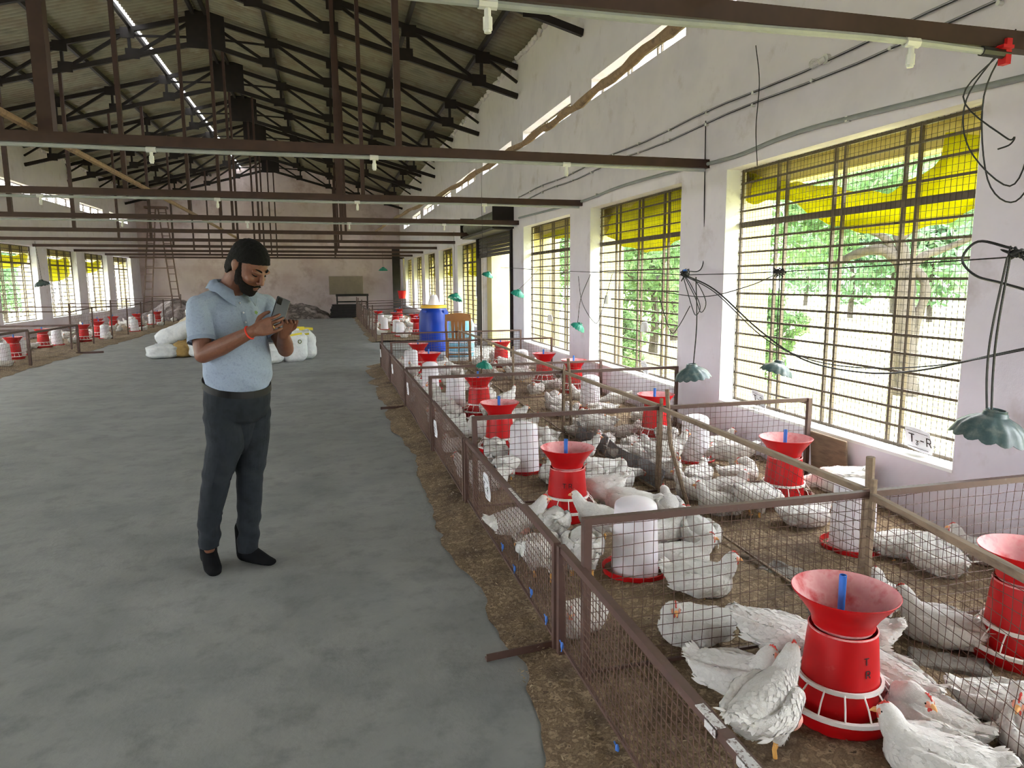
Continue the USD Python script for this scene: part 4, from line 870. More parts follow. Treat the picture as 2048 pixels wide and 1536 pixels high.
t = thing('ladder', 'tall double steel ladder standing against the end wall', 'ladder', (-7.2, 34.3, 0))
L = [((-7.92, 34.3, 0), (-7.35, 34.3, 4.75)), ((-7.58, 34.3, 0), (-7.08, 34.3, 4.75)), ((-6.62, 34.3, 0), (-6.98, 34.3, 4.75)), ((-6.32, 34.3, 0), (-6.68, 34.3, 4.75))]
for a, b in L: g = G(); g.bar(a, b, .05, up=(0, 1, 0)); part(t, 'rail', g, 'ladder_steel', world=True)
for (a, b), (c, d) in ((L[0], L[1]), (L[2], L[3])):
    for q in np.linspace(.06, .96, 14):
        g = G(); A, B, C_, D = map(np.array, (a, b, c, d)); g.bar(A + (B - A) * q, C_ + (D - C_) * q, .03); part(t, 'rung', g, 'ladder_steel', world=True)
for q in (.2, .46):
    A, B, C_, D = map(np.array, (*L[0], *L[3])); g = G(); g.bar(A + (B - A) * q, C_ + (D - C_) * q, .04); part(t, 'cross_bar', g, 'ladder_steel', world=True)
g = G(); g.box((-7.5, 34.1, 4.73), (-6.6, 34.5, 4.82)); part(t, 'top_plate', g, 'ladder_steel', world=True)

def heap(label, x0, x1, y0, y1, h, mat, seed, name='rubbish_heap'):
    xs = np.linspace(x0, x1, 50); ys = np.linspace(y0, y1, 24); X, Y = np.meshgrid(xs, ys, indexing='ij')
    u, w = (X - x0) / (x1 - x0), (Y - y0) / (y1 - y0); e = np.clip(np.sin(u * np.pi), 0, 1) ** .5 * np.clip(np.sin(w * np.pi), 0, 1) ** .5
    Z = h * e * (.35 + 1.1 * meshkit.fbm(np.stack([X * 1.8, Y * 1.8, X * 0], -1), 4, seed)) + .03 * (meshkit.noise(np.stack([X * 14, Y * 14, X * 0], -1), seed) - .5) * (e > .2)
    v, f = sheet(np.stack([X, Y, np.maximum(Z, 0.002)], -1)); return top(name, (v, f[:, ::-1]), mat, label, 'rubbish', 'stuff', smooth=60)
heap('grey heap of old nets and plastic along the foot of the end wall', -4.4, .1, 30.9, 33.5, .62, 'debris', 3)
heap('dark heap of bundled nets at the far left corner', -7.4, -4.6, 30.6, 33.2, .75, 'debris', 7)
t = thing('scrap_stack', 'low stack of black scrap sheets before the end wall', 'scrap', (.75, 31.6, 0))
for k in range(6): g = G(); g.boxc((.02 * (k % 3), .03 * (k % 2), .05 + .095 * k), (1.45 - .04 * k, .9, .085), rot(.03 * (k % 3 - 1))); part(t, 'sheet', g, 'black_scrap')
t = thing('board', 'grey board leaning against the end wall above the black scrap', 'board', (.85, 34.2, .95)); g = G(); g.cbox((0, 0, .42), (1.55, .04, .85), .008, rot(0, 0, -.12)); part(t, 'panel', g, 'grey_board')
t = thing('soot_frame', 'black frame on legs under the grey board', 'frame', (1.0, 33.4, 0))
for x in (-.6, .75): g = G(); g.box((x - .03, -.2, 0), (x + .03, -.14, .95)); part(t, 'leg', g, 'black_scrap'); 
g = G(); g.box((-.65, -.25, .88), (.8, .1, .98)); part(t, 'top', g, 'black_scrap')
g = G(); g.box((-.6, -.2, .6), (.75, .05, .66)); part(t, 'shelf', g, 'black_scrap')
t = thing('plank', 'tall dark plank leaning in the far right corner', 'plank', (2.95, 31.6, 0)); g = G(); g.bar((0, 0, 0), (.1, 1.1, 3.0), .34, .06, up=(0, 1, 0)); part(t, 'board', g, 'black_scrap')
P = [[(3.2 + .05 * math.sin(q * 5 + u * 4) - .22 * q * 0, 30.6 + u * .5 + .05 * math.sin(q * 7), .8 + 1.7 * q) for u in np.linspace(0, 1, 8) * (.4 + .6 * abs(q - .5))] for q in np.linspace(0, 1, 14)]
t = thing('rag', 'cream rag hanging from the far right wall', 'rag', (3.2, 30.6, .8)); part(t, 'cloth', thick(P, .012), 'rag_cream', 50, world=True)
t = thing('bucket', 'red plastic bucket hanging at the far right by the cream rag', 'bucket', (2.85, 28.4, .86)); part(t, 'body', G().lathe([(0, 0), (.13, 0), (.17, .3), (.18, .3), (.165, .31), (.125, .02), (0, .02)], 24), 'feeder_red', 40)
g = G(); g.tube([(0, 0, -.86), (0, 0, 0)], .02, 6); part(t, 'stand', g, 'black_scrap', 40)
t = thing('board', 'brown board leaning on the low wall under the nearest window', 'board', (3.46, 4.25, .05)); g = G(); g.cbox((0, 0, .18), (.02, .38, .36), .005, rot(0, -.1)); part(t, 'panel', g, 'wood_rail')
M('stone', [(110, 106, 100), (134, 130, 122), (84, 80, 76)], scale=14, rough=.95, bump=.8, bscale=60, dirt=((60, 52, 46), 10, .5, .7))
def stone(label, loc, sz, rz, seed):
    v, f = rbox(sz, .008); m = trimesh.Trimesh(v, f, process=False).subdivide().subdivide().subdivide(); v = np.array(m.vertices)
    v += (meshkit.fbm(v * 18 + seed, 3, seed)[:, None] - .5) * .03; v[:, 2] += sz[2] / 2
    top_ = thing('stone_slab', label, 'stone', loc, rz); part(top_, 'slab', (v, np.array(m.faces)), 'stone', 50)
stone('flat grey stone slab in the litter between the two nearest feeders', (2.27, 2.05, .015), (.27, .13, .05), -.62, 1)
stone('whitish stone slab behind the nearest partition, middle of the pens', (2.22, 2.95, .01), (.16, .3, .045), .35, 2)
stone('small crumbled stone in front of the whitish slab', (2.1, 2.55, .01), (.12, .14, .035), .9, 3)
stone('dark stone pushed under the front of the nearest red feeder', (1.72, 1.74, .0), (.16, .12, .03), .4, 4)
# ================================================================== chickens
M('feather', [(202, 199, 193), (216, 214, 210), (208, 205, 200), (222, 220, 216)], scale=11, rough=.85, bump=.5, bscale=110, dirt=((182, 160, 136), 7.0, .58, .84), sheen_weight=.3)
M('feather_tuft', [(212, 210, 205), (224, 222, 218)], scale=14, rough=.85, dirt=((190, 172, 150), 9.0, .62, .9))
CS = .8                                                   # a young broiler, about 28 cm long
M('comb', [(196, 52, 44), (210, 72, 60)], scale=20, rough=.55)
M('face_skin', [(220, 138, 116), (228, 156, 132)], scale=20, rough=.6)
M('bare_skin', [(222, 170, 158), (206, 138, 126)], scale=24, rough=.7)
M('beak', [(222, 158, 92), (232, 178, 116)], scale=20, rough=.5)
M('leg_skin', [(214, 156, 78), (226, 174, 96)], scale=30, rough=.6)
M('eye', (24, 16, 12), rough=.2)

def ellm(c, r, n=20):
    return m3.Manifold.sphere(1.0, n).scale([float(q) for q in np.broadcast_to(r, 3)]).translate([float(q) for q in c])
def chain(lst, n=20):
    """Hulls between consecutive blobs (centre, radii)."""
    b = [ellm(c, r, n) for c, r in lst]
    return [m3.Manifold.batch_hull([b[i], b[i + 1]]) for i in range(len(b) - 1)]
def merge(parts, edge, it=10):
    m = parts[0]
    for q in parts[1:]: m = m + q
    m = m.refine_to_length(edge).to_mesh(); t = trimesh.Trimesh(m.vert_properties[:, :3], m.tri_verts, process=True); t.merge_vertices()
    trimesh.smoothing.filter_taubin(t, lamb=.5, nu=.52, iterations=it); return t

def chicken(label, pose, seed, loc=(0, 0, -5), group=None):
    r = np.random.default_rng(seed)
    stand = pose in ('stand', 'feed', 'stand_tall'); h = .105 if stand else 0.0
    pt = {'stand': .14, 'feed': -.16, 'stand_tall': .3}.get(pose, .05)      # body pitch
    def B(x, y, z):                                             # a point of the trunk
        c, s = math.cos(pt), math.sin(pt); return np.array([x * c - (z - .09) * s, y, h + .09 + x * s + (z - .09) * c])
    w = 1.0 if stand else 1.08
    trunk = chain([(B(.075, 0, .095), (.088, .085 * w, .088)), (B(0, 0, .088), (.10, .104 * w, .088)), (B(-.095, 0, .098), (.082, .085 * w, .074)), (B(-.165, 0, .128), (.045, .05, .034)), (B(-.205, 0, .158), (.022, .03, .016))])
    for sy in (-1, 1):
        trunk += chain([(B(.075, sy * .075, .115), (.045, .03, .045)), (B(-.01, sy * .098 * w, .105), (.06, .026, .055)), (B(-.10, sy * .082, .112), (.05, .022, .036)), (B(-.165, sy * .05, .13), (.02, .014, .014))])
        if stand: trunk += chain([(B(-.01, sy * .055, .05), (.062, .04, .05)), (np.array([.005, sy * .055, h - .015]), (.028, .022, .028))])
    neck = {'sit': [(.125, 0, .165), (.143, 0, .208), (.156, 0, .236)], 'round': [(.115, .01, .15), (.135, .02, .185), (.15, .03, .2)], 'stand': [(.13, 0, .195), (.165, 0, .25), (.185, 0, .285)],
            'stand_tall': [(.10, 0, .24), (.125, 0, .31), (.14, 0, .355)], 'feed': [(.155, 0, .11), (.225, 0, .095), (.27, 0, .055)], 'turn': [(.115, .015, .165), (.125, .05, .21), (.13, .085, .235)],
            'tuck': [(.085, .03, .175), (.05, .06, .215), (-.0, .07, .205)], 'low': [(.15, .0, .13), (.2, .01, .14), (.235, .01, .13)]}[pose]
    nk = [np.array(p) + (np.array([0, 0, h * (.6 if pose == 'feed' else .35 if pose == 'stand_tall' else .6)]) if stand else 0) for p in neck]
    fd = {'turn': (.3, 1, -.12), 'tuck': (-1, .35, -.25), 'feed': (.8, 0, -1), 'round': (1, .5, -.12), 'low': (1, .1, -.2)}.get(pose, (1, .0, -.12))
    fd = np.array(fd, float); fd /= np.linalg.norm(fd); head = nk[-1]
    up_ = np.array([0, 0, 1.0]) - fd * fd[2]; up_ = up_ / np.linalg.norm(up_); sd = np.cross(up_, fd); HR = np.array([fd, sd, up_]).T
    def Hd(a, b, c): return head + HR @ np.array([a, b, c])
    trunk += chain([(B(.09, 0, .125), (.065, .06, .06)), (nk[0], .050), (nk[1], .040), (head, .0295), (Hd(.016, 0, 0), (.021, .0195, .021))])
    m = merge(trunk, .0125, 12); v = np.array(m.vertices)
    q = v * np.array([9, 16, 16]) + seed * 3.1; amp = np.clip(np.linalg.norm(v - head, axis=1) / .08, .1, 1)
    n_ = meshkit.fbm(q, 3, seed) - .5; v = v + np.array(m.vertex_normals) * (n_ * .016 * amp)[:, None]
    pass
    if not stand: v[:, 2] = np.maximum(v[:, 2], .001)
    m = trimesh.Trimesh(v, m.faces, process=False)
    t = thing('chicken', label, 'chicken', loc, group=group)
    part(t, 'body', (np.array(m.vertices), np.array(m.faces)), 'feather', True)
    # small overlapping feathers that break up the outline
    area = m.area_faces; pick = r.choice(len(area), 620, p=area / area.sum()); bc = r.dirichlet((1, 1, 1), 620); c = (m.triangles[pick] * bc[:, :, None]).sum(1); nr = m.face_normals[pick]
    keep = (np.linalg.norm(c - head, axis=1) > .045) & (c[:, 2] > .015); c, nr = c[keep], nr[keep]
    fl = np.array([-1.0, 0, -.25]) + r.normal(0, .22, (len(c), 3)); fl -= nr * (fl * nr).sum(1)[:, None]; fl /= np.linalg.norm(fl, axis=1)[:, None] + 1e-9
    near = np.clip(np.linalg.norm(c - head, axis=1) / .16, .35, 1)[:, None]; s = r.uniform(.022, .036, (len(c), 1)) * near; sd2 = np.cross(nr, fl); b0 = c + nr * .0006
    V = np.stack([b0 - fl * s * .4 - nr * .0015, b0 + sd2 * s * .36 + nr * .0006, b0 + fl * s * .65 + nr * (.0012 + .003 * r.random((len(c), 1)) ** 2), b0 - sd2 * s * .36 + nr * .0006], 1).reshape(-1, 3); i = np.arange(len(c))[:, None] * 4
    part(t, 'feathers', (V, np.hstack([i, i + 1, i + 2, i + 3])), 'feather_tuft', True, kind='stuff')
    g = G()
    for k in range(9):
        a = (k - 4) * .17; p0 = B(-.165, .012 * (k - 4) * .8, .135); d = np.array([-math.cos(a), .9 * math.sin(a), .55 + .12 * r.random()]); d /= np.linalg.norm(d); sdv = np.cross(d, (0, 0, 1.0)); L = .062 + .014 * r.random()
        P = [[p0 + d * L * q + sdv * wv * .014 * math.sin(math.pi * min(1, .25 + q * .72)) + np.array([0, 0, -.012 * q * q]) for wv in (-1, 0, 1)] for q in np.linspace(0, 1, 5)]; g.add(*thick(P, .0018))
    part(t, 'tail', g, 'feather_tuft', True)
    for sy in (-1, 1):
        g = G()
        for k in range(5):
            p0 = B(-.05 - .012 * k, sy * (.098 - .004 * k), .118 - .013 * k); d = np.array([-1, -sy * .30, .12 - .05 * k]); d /= np.linalg.norm(d); sdv = np.array([0, 0, 1.0]); L = .115 - .010 * k
            P = [[p0 + d * L * q + sdv * wv * .013 * math.sin(math.pi * min(1, .3 + q * .68)) + np.array([0, sy * .006 * math.sin(q * 3), 0]) for wv in (-1, 0, 1)] for q in np.linspace(0, 1, 5)]; g.add(*thick(P, .002))
        part(t, 'wing_feathers', g, 'feather_tuft', True)
    hp = part(t, 'beak', G().add(*(lambda v, f: (np.array([Hd(*p) for p in v]), f))(*(lambda g: g.get())(G().tube([(.030, 0, .001), (.042, 0, .000), (.053, 0, -.006), (.057, 0, -.010)], [.0095, .0078, .0038, .0008], 8).tube([(.030, 0, -.005), (.044, 0, -.007), (.050, 0, -.009)], [.0075, .005, .001], 7)))), 'beak', 50)
    P = [[Hd(-.014 + .042 * u, .0012 * math.sin(u * 20), .014 + .006 * math.sin(u * 3.14) + q * (.006 + .013 * math.sin(math.pi * min(1, u * .9 + .1)) * (.75 + .25 * math.cos(u * 26)))) for q in (0, .5, 1)] for u in np.linspace(0, 1, 17)]
    part(t, 'comb', thick(P, .0045), 'comb', 50)
    for sy in (-1, 1):
        part(t, 'wattle', G().add(*(lambda v, f: (np.array([Hd(*p) for p in v]), f))(*G().ell((.030, sy * .006, -.020), (.006, .0035, .011), 8, 6).get())), 'comb', 60)
        part(t, 'face_skin', G().add(*(lambda v, f: (np.array([Hd(*p) for p in v]), f))(*G().ell((.018, sy * .0125, .0), (.017, .0085, .0155), 12, 8).get())), 'face_skin', 60)
        part(t, 'eye', G().add(*(lambda v, f: (np.array([Hd(*p) for p in v]), f))(*G().ell((.018, sy * .0205, .004), (.0042, .0028, .0042), 8, 6).get())), 'eye', 60)
    if stand:
        for sy in (-1, 1):
            x = .005 + (.02 * sy if pose != 'feed' else .01 * sy); g = G(); y = sy * .055
            g.tube([(.005, y, h + .0), (x - .012, y, h * .55), (x, y, .012)], [.013, .0085, .008], 8)
            for a in (-.5, 0, .5): g.tube([(x, y, .012), (x + .03 * math.cos(a), y + .03 * math.sin(a), .009), (x + .058 * math.cos(a), y + .058 * math.sin(a), .003)], [.007, .006, .002], 6)
            g.tube([(x, y, .012), (x - .025, y, .003)], [.006, .002], 6); part(t, 'leg', g, 'leg_skin', 50)
    elif pose in ('low', 'sit', 'tuck'):
        for sy in ((-1,) if pose != 'low' else (-1, 1)):
            g = G(); x, y = (.06, sy * .085) if pose != 'low' else (-.10, sy * .1); d = 1 if pose != 'low' else -1
            g.tube([(x - .03 * d, y * .9, .02), (x, y, .011)], [.009, .007], 7)
            for a in (-.45, 0, .45): g.tube([(x, y, .010), (x + d * .045 * math.cos(a), y + .045 * math.sin(a), .004)], [.006, .002], 6)
            part(t, 'leg', g, 'leg_skin', 50)
    if pose in ('low', 'tuck', 'stand'):
        part(t, 'bare_skin', G().ell(B(.02, -.098 * w, .062), (.045, .022, .03), 14, 9), 'bare_skin', 60)
    return t

POSES = ['sit', 'round', 'stand', 'feed', 'turn', 'tuck', 'low', 'stand_tall']
PROTO = {}
def hit(px, py, z):
    """The point at height z that stands at a spot of the 2048 x 1536 photograph."""
    d = cF + cR * (px - 1024) / 1412.5 - cU * (py - 768) / 1412.5; k = (z - EYE[2]) / d[2]; return (EYE + d * k)[:2]
CH = [  # spot in the photo, pose, heading (0 right, 90 away, 180 left, 270 to the camera), size, label
    (1465, 1345, 'sit', -14, 1.02, 'chicken with a red comb left of the nearest feeder, facing right'),
    (1530, 1418, 'stand', 62, 1.08, 'white chicken seen from behind, standing against the nearest feeder, closest to the camera'),
    (1548, 1262, 'feed', 2, 1.08, 'white chicken behind the nearest feeder on the left, its tail to the left'),
    (1800, 1278, 'feed', 176, 1.0, 'cream white chicken behind the nearest feeder on the right, a foot stretched out'),
    (1790, 1343, 'low', 148, 1.05, 'chicken with an arched neck pecking at the right side of the nearest feeder'),
    (1818, 1412, 'tuck', 165, 1.05, 'chicken with its pinkish head tucked back, right of the nearest feeder'),
    (1872, 1512, 'sit', 190, 1.1, 'chicken with an orange beak at the bottom edge, facing left below the nearest feeder'),
    (2010, 1490, 'tuck', 100, 1.15, 'chicken with a curled neck, preening in the bottom right corner'),
    (2020, 1412, 'round', 10, 1.0, 'chicken half behind the preening one, cut by the right edge'),
    (1955, 1266, 'sit', 180, 1.15, 'chicken with red comb and wattles, sitting left of the feeder at the right edge'),
    (1757, 1190, 'round', 88, .95, 'ruffled chicken right behind the funnel of the nearest feeder'),
    (1775, 1085, 'low', 20, 1.05, 'chicken lying right of the stake and the white drinker, behind the nearest partition'),
    (1860, 1112, 'low', 130, 1.15, 'large chicken with bare pink skin lying along the wall side behind the nearest partition'),
    (1990, 1095, 'sit', 176, 1.0, 'chicken by the low wall at the right edge, only its orange face plain'),
    (1614, 1030, 'round', 20, 1.05, 'round chicken left of the drinker behind the stake'),
    (1678, 968, 'feed', 184, 1.15, 'big white chicken feeding at the right of the feeder under the nearest window'),
    (1398, 946, 'round', 66, 1.0, 'ruffled chicken before the tray of the drinker in the third right pen, seen from behind'),
    (1486, 946, 'tuck', 8, 1.0, 'chicken with its head tucked in, just left of the feeder under the nearest window'),
    (1392, 978, 'sit', 180, 1.05, 'chicken looking left with an orange face, in the group behind the nearest partition'),
    (1456, 975, 'round', 24, 1.05, 'chicken in the middle of the group left of the feeder under the nearest window'),
    (1511, 992, 'feed', 48, 1.1, 'chicken standing on orange legs at the left of the feeder under the nearest window'),
    (1440, 1006, 'sit', 178, 1.05, 'second chicken looking left, just behind the rail of the nearest partition'),
    (1352, 1012, 'round', 96, 1.0, 'chicken seen from behind over the rail, right of the nearest white drinker'),
    (1394, 1066, 'round', 108, 1.1, 'chicken with a reddish bare rump behind the mesh of the nearest partition'),
    (1334, 1060, 'sit', 40, 1.05, 'chicken close behind the nearest white drinker, on its right'),
    (1366, 1112, 'sit', 0, 1.05, 'chicken facing right, the upper of the two beside the nearest white drinker'),
    (1402, 1160, 'sit', -8, 1.12, 'chicken facing right, the lower of the two beside the nearest white drinker'),
    (1388, 1252, 'turn', 205, 1.15, 'round white chicken sitting alone in front of the nearest white drinker'),
    (1162, 1230, 'round', 240, 1.0, 'chicken sitting behind the corner posts of the nearest partition'),
    (1088, 1108, 'feed', 64, 1.1, 'chicken with drooping tail behind the end of the second fence panel'),
    (1162, 1105, 'feed', 92, 1.15, 'chicken standing behind the post of the nearest partition, stretching to the feeder'),
    (1108, 1044, 'feed', 82, 1.05, 'ruffled chicken pecking in the front of the handwritten feeder'),
    (1028, 1046, 'stand', 12, 1.05, 'chicken with a red comb left of the handwritten feeder, behind the fence'),
    (1200, 1040, 'stand', 165, 1.0, 'chicken facing left at the right of the handwritten feeder'),
    (1252, 1004, 'low', 172, 1.2, 'big white chicken lying right of the handwritten feeder'),
    (1208, 974, 'feed', 196, 1.05, 'pinkish chicken bending to the handwritten feeder from behind'),
    (948, 938, 'sit', 182, 1.05, 'chicken behind the fence facing left, left of the second white drinker'),
    (944, 864, 'round', 30, 1.0, 'chicken left of the feeder that stands behind the second partition'),
    (1002, 903, 'feed', 100, .95, 'chicken between the second drinker and the feeder behind it'),
    (1097, 890, 'stand', 96, 1.0, 'chicken standing right of the second white drinker'),
    (1050, 852, 'sit', 10, 1.0, 'chicken behind the feeder of the second partition, looking right'),
    (1088, 870, 'round', 140, 1.0, 'chicken behind the right shoulder of the second drinker'),
    (1133, 855, 'sit', 30, 1.0, 'chicken just behind the funnel with the blue tube of the handwritten feeder'),
    (1180, 846, 'round', 0, 1.05, 'chicken left of the grey stake in the third pens'),
    (1196, 934, 'sit', 200, 1.05, 'chicken right of the handwritten feeder, nearest to it of the group behind'),
    (1190, 960, 'tuck', 30, 1.0, 'chicken with dirty wing close behind the handwritten feeder'),
    (1252, 905, 'low', 318, 1.05, 'chicken with its head stretched down to the right, in the middle divider gap'),
    (1207, 880, 'sit', 250, .95, 'chicken facing the camera beside the wooden divider'),
    (1238, 955, 'round', 70, 1.1, 'round white chicken left of the stake before the third right pen'),
    (1255, 862, 'round', 20, 1.0, 'chicken left of the feeder behind the stake'),
    (1292, 912, 'round', 120, 1.0, 'chicken at the foot of the grey stake'),
    (1328, 902, 'stand', 20, 1.05, 'chicken on orange legs right of the stake, its red face turned to the drinker'),
    (1434, 886, 'sit', 12, 1.0, 'chicken close to the right of the drinker under the sill corner'),
    (1452, 905, 'round', 190, .95, 'shaded chicken at the low wall right of the drinker'),
    (1250, 950, 'low', 0, .9, 'chicken lying behind the round one at the wooden divider'),
    (905, 823, 'round', 80, 1.05, 'chicken in front of the drinker left of the two tone feeder'),
    (872, 797, 'sit', 190, 1.0, 'chicken beside the fence, left of the drinker with a peeking red tray'),
    (838, 766, 'round', 100, 1.0, 'chicken by the fence before the feeder in front of the barrel'),
]
# keep neighbours from standing in each other
pos = [np.array(hit(c[0], c[1], .10 if c[2] not in ('stand', 'feed', 'stand_tall') else .17)) for c in CH]
spots = [(c, c[2], c[4]) for c in CH]
OBST = [((1.66, 1.92), .27), ((1.43, 4.15), .27), ((2.92, 4.01), .27), ((2.9, 5.92), .27), ((1.41, 5.91), .27), ((1.59, 7.65), .27), ((3.14, 8.87), .27), ((3.02, 9.82), .27), ((1.42, 10.4), .27), ((1.46, 12.05), .27), ((2.9, 12.0), .27), ((2.6, 2.04), .27),
        ((1.48, 3.22), .25), ((2.79, 3.2), .25), ((1.45, 5.26), .25), ((2.9, 5.17), .25), ((1.42, 8.2), .25), ((1.33, 9.7), .25), ((1.28, 11.6), .25), ((3.0, 11.0), .25), ((2.95, 7.75), .25)]
def pen(p):
    x = np.interp(p[1], my, mx); return (p[0] > x, int(np.searchsorted(py, p[1])))
home = [pen(p) for p in pos]
rr = np.random.default_rng(99); fill = []
def clash(p, extra=0):
    return min([np.linalg.norm(p - q) for q in pos + fill] + [9]) < .235 + extra or any(np.linalg.norm(p - np.array(o)) < d + .03 for o, d in OBST)
for _ in range(1600):
    y = rr.uniform(6.7, 12.4) if rr.random() < .8 else rr.uniform(4.6, 6.4); x = rr.uniform(1.0, 3.25); p = np.array([x, y])
    if any(abs(y - q) < .2 for q in py) or abs(x - np.interp(y, my, mx)) < .2 or clash(p): continue
    fill.append(p)
    if len(fill) >= 64: break
allp = pos + fill; isn = [True] * len(pos) + [False] * len(fill); hm = home + [pen(p) for p in fill]
for it in range(14):
    for i in range(len(allp)):
        for j in range(i):
            d = allp[i] - allp[j]; L = np.linalg.norm(d)
            if L < .2: k = d / (L + 1e-6) * (.2 - L) * .3; allp[i] = allp[i] + k; allp[j] = allp[j] - k
        for o, d in OBST:
            q = allp[i] - np.array(o); L = np.linalg.norm(q)
            if L < d: allp[i] = np.array(o) + q / L * d
        x, y = allp[i]; sd_, row = hm[i]; xm = np.interp(y, my, mx)
        lo, hi = ((xm + .14, 3.3) if sd_ else (FX + .13, xm - .14)); ylo = (-1 if row == 0 else py[row - 1] + .13); yhi = (py[row] - .13 if row < 6 else 12.9)
        allp[i] = np.array([min(max(x, lo), hi), min(max(y, ylo), yhi)])
far = [(np.array([rr.uniform(-7.7, -5.75), y]), 'white chicken in the long pens along the left wall', 'chickens in the left pens') for y in np.r_[np.linspace(12.3, 20, 26), np.linspace(20, 30.5, 34)]]
far += [(np.array([rr.uniform(1.3, 3.1), y]), 'white chicken in the far right pens behind the blue barrel', 'chickens in the far right pens') for y in np.linspace(18.7, 30, 30)]
def place(p, pose, yaw, s, label, group=None):
    k = (pose, 0)
    if k not in PROTO: PROTO[k] = chicken(label, pose, 11 + POSES.index(pose), (p[0], p[1], .014), group); stage.GetPrimAtPath(PROTO[k]).GetAttribute('xformOp:transform').Set(mtx((p[0], p[1], .016), yaw, np.asarray(s) * CS)); return
    o = dup(PROTO[k], label, (p[0], p[1], .016), yaw, np.asarray(s) * CS, group=group)
for i, c in enumerate(CH):
    p = allp[i]; place(p, c[2], math.atan2(p[1], p[0]) - math.pi / 2 + math.radians(c[3]), c[4] * np.array([1, 1 + .06 * math.sin(i * 2.2), 1 + .05 * math.cos(i * 1.7)]), c[5])
rows_ = ['first', 'second', 'third', 'fourth', 'fifth', 'sixth', 'last']
for i in range(len(CH), len(allp)):
    p = allp[i]; sd_, row = pen(p); side = 'wall side' if sd_ else 'aisle side'
    near_f = min((np.linalg.norm(p - np.array(o)) - d, n) for n, (o, d) in enumerate(OBST))
    lab = f'white chicken among the flock in the {rows_[row]} {side} pen counted from the camera'
    o_pose = ['sit', 'round', 'round', 'sit', 'turn', 'stand', 'tuck', 'low'][int(rr.integers(8))]; yaw = rr.uniform(0, 6.28)
    if near_f[0] < .12: o_pose = 'feed'; q = np.array(OBST[near_f[1]][0]) - p; yaw = math.atan2(q[1], q[0])
    place(p, o_pose, yaw, rr.uniform(.92, 1.1), lab, f'flock in the {rows_[row]} {side} pen')
for p, lab, grp in far:
    place(p, ['sit', 'round', 'round', 'stand', 'turn', 'tuck'][int(rr.integers(6))], rr.uniform(0, 6.28), rr.uniform(.95, 1.15), lab, grp)
# ================================================================== the man with the phone
M('skin', [(108, 68, 50), (118, 76, 57), (102, 64, 47)], scale=18, rough=.5, subsurface_weight=.12, subsurface_radius=(.012, .005, .003), bump=.15, bscale=220)
M('shirt', [(136, 150, 170), (146, 160, 180), (130, 144, 164)], scale=60, rough=.9, bump=.35, bscale=26, sheen_weight=.2)
M('shirt_trim', [(126, 140, 160), (136, 150, 170)], scale=60, rough=.9)
M('trousers', [(27, 31, 36), (34, 39, 44), (24, 27, 32)], scale=9, rough=.85, bump=.3, bscale=22, spec=.25)
M('sock', [(12, 13, 16), (17, 18, 20)], scale=30, rough=.95, spec=.15)
M('hair', [(9, 8, 8), (14, 12, 12)], scale=60, rough=.7, bump=.9, bscale=260, spec=.2)
M('beard', [(20, 15, 13), (28, 22, 19)], scale=90, rough=.85, bump=.7, bscale=300, spec=.2)
M('lip', (104, 62, 54), rough=.45)
M('belt', (14, 14, 16), rough=.5, spec=.25)
M('phone_black', (20, 22, 26), rough=.25)
M('red_thread', (214, 58, 40), rough=.8)
M('gold', (220, 180, 110), rough=.3, metal=1.0)
M('button', (214, 218, 222), rough=.4)
M('logo_green', (150, 182, 96), rough=.8)

MAN = thing('person', 'man in a blue grey polo shirt and dark trousers, standing and looking at a phone', 'person', (-.56, 4.02, 0), math.atan2(.56, 4.02))
PH = math.radians(-58)                                   # the chest turns to the right of the camera
CB = np.array([.062, -.02, 0])
def bd(x, y, z): c, s = math.cos(PH), math.sin(PH); return CB + np.array([x * c - y * s, x * s + y * c, z])
def bell(c, r, n=28): return m3.Manifold.sphere(1.0, n).scale([float(q) for q in r]).rotate([0.0, 0.0, math.degrees(PH)]).translate([float(q) for q in bd(*c)])
def hulls(bl): return [m3.Manifold.batch_hull([bl[i], bl[i + 1]]) for i in range(len(bl) - 1)]
def lim(pts, rad, n=22): return hulls([ellm(p, r, n) for p, r in zip(pts, rad)])
def fin(parts, edge, it, amp=0, fr=10, seed=0, ax=(1, 1, 1)):
    m = merge(parts, edge, it); v = np.array(m.vertices)
    if amp: v = v + np.array(m.vertex_normals) * ((meshkit.fbm(v * fr * np.array(ax) + seed, 3, seed) - .5) * amp)[:, None]
    return v, np.array(m.faces)
SR, SLh = np.array([-.098, -.10, 1.408]), np.array([.238, .085, 1.408])      # shoulders (his right is on the left of the photo)
ER, WR = np.array([-.088, -.19, 1.172]), np.array([.150, -.325, 1.292])
EL, WL = np.array([.322, -.04, 1.17]), np.array([.300, -.235, 1.262])
HC = np.array([.156, -.115, 1.612]); FA = math.radians(-46); PT = math.radians(-38); HS = 1.09
hf = np.array([math.cos(FA) * math.cos(PT), math.sin(FA) * math.cos(PT), math.sin(PT)]); hl = np.array([-math.sin(FA), math.cos(FA), 0]); hu = np.cross(hf, hl)
HM = np.array([hf, hl, hu]).T
def hp(x, y, z): return HC + HM @ (HS * np.array([x, y, z]))
def hell(c, r, n=22):
    T = np.zeros((3, 4)); T[:, :3] = HM @ np.diag(r) * HS; T[:, 3] = hp(*c); return m3.Manifold.sphere(1.0, n).transform(T)
def hh(*bl): return m3.Manifold.batch_hull([hell(c, r) for c, r in bl])
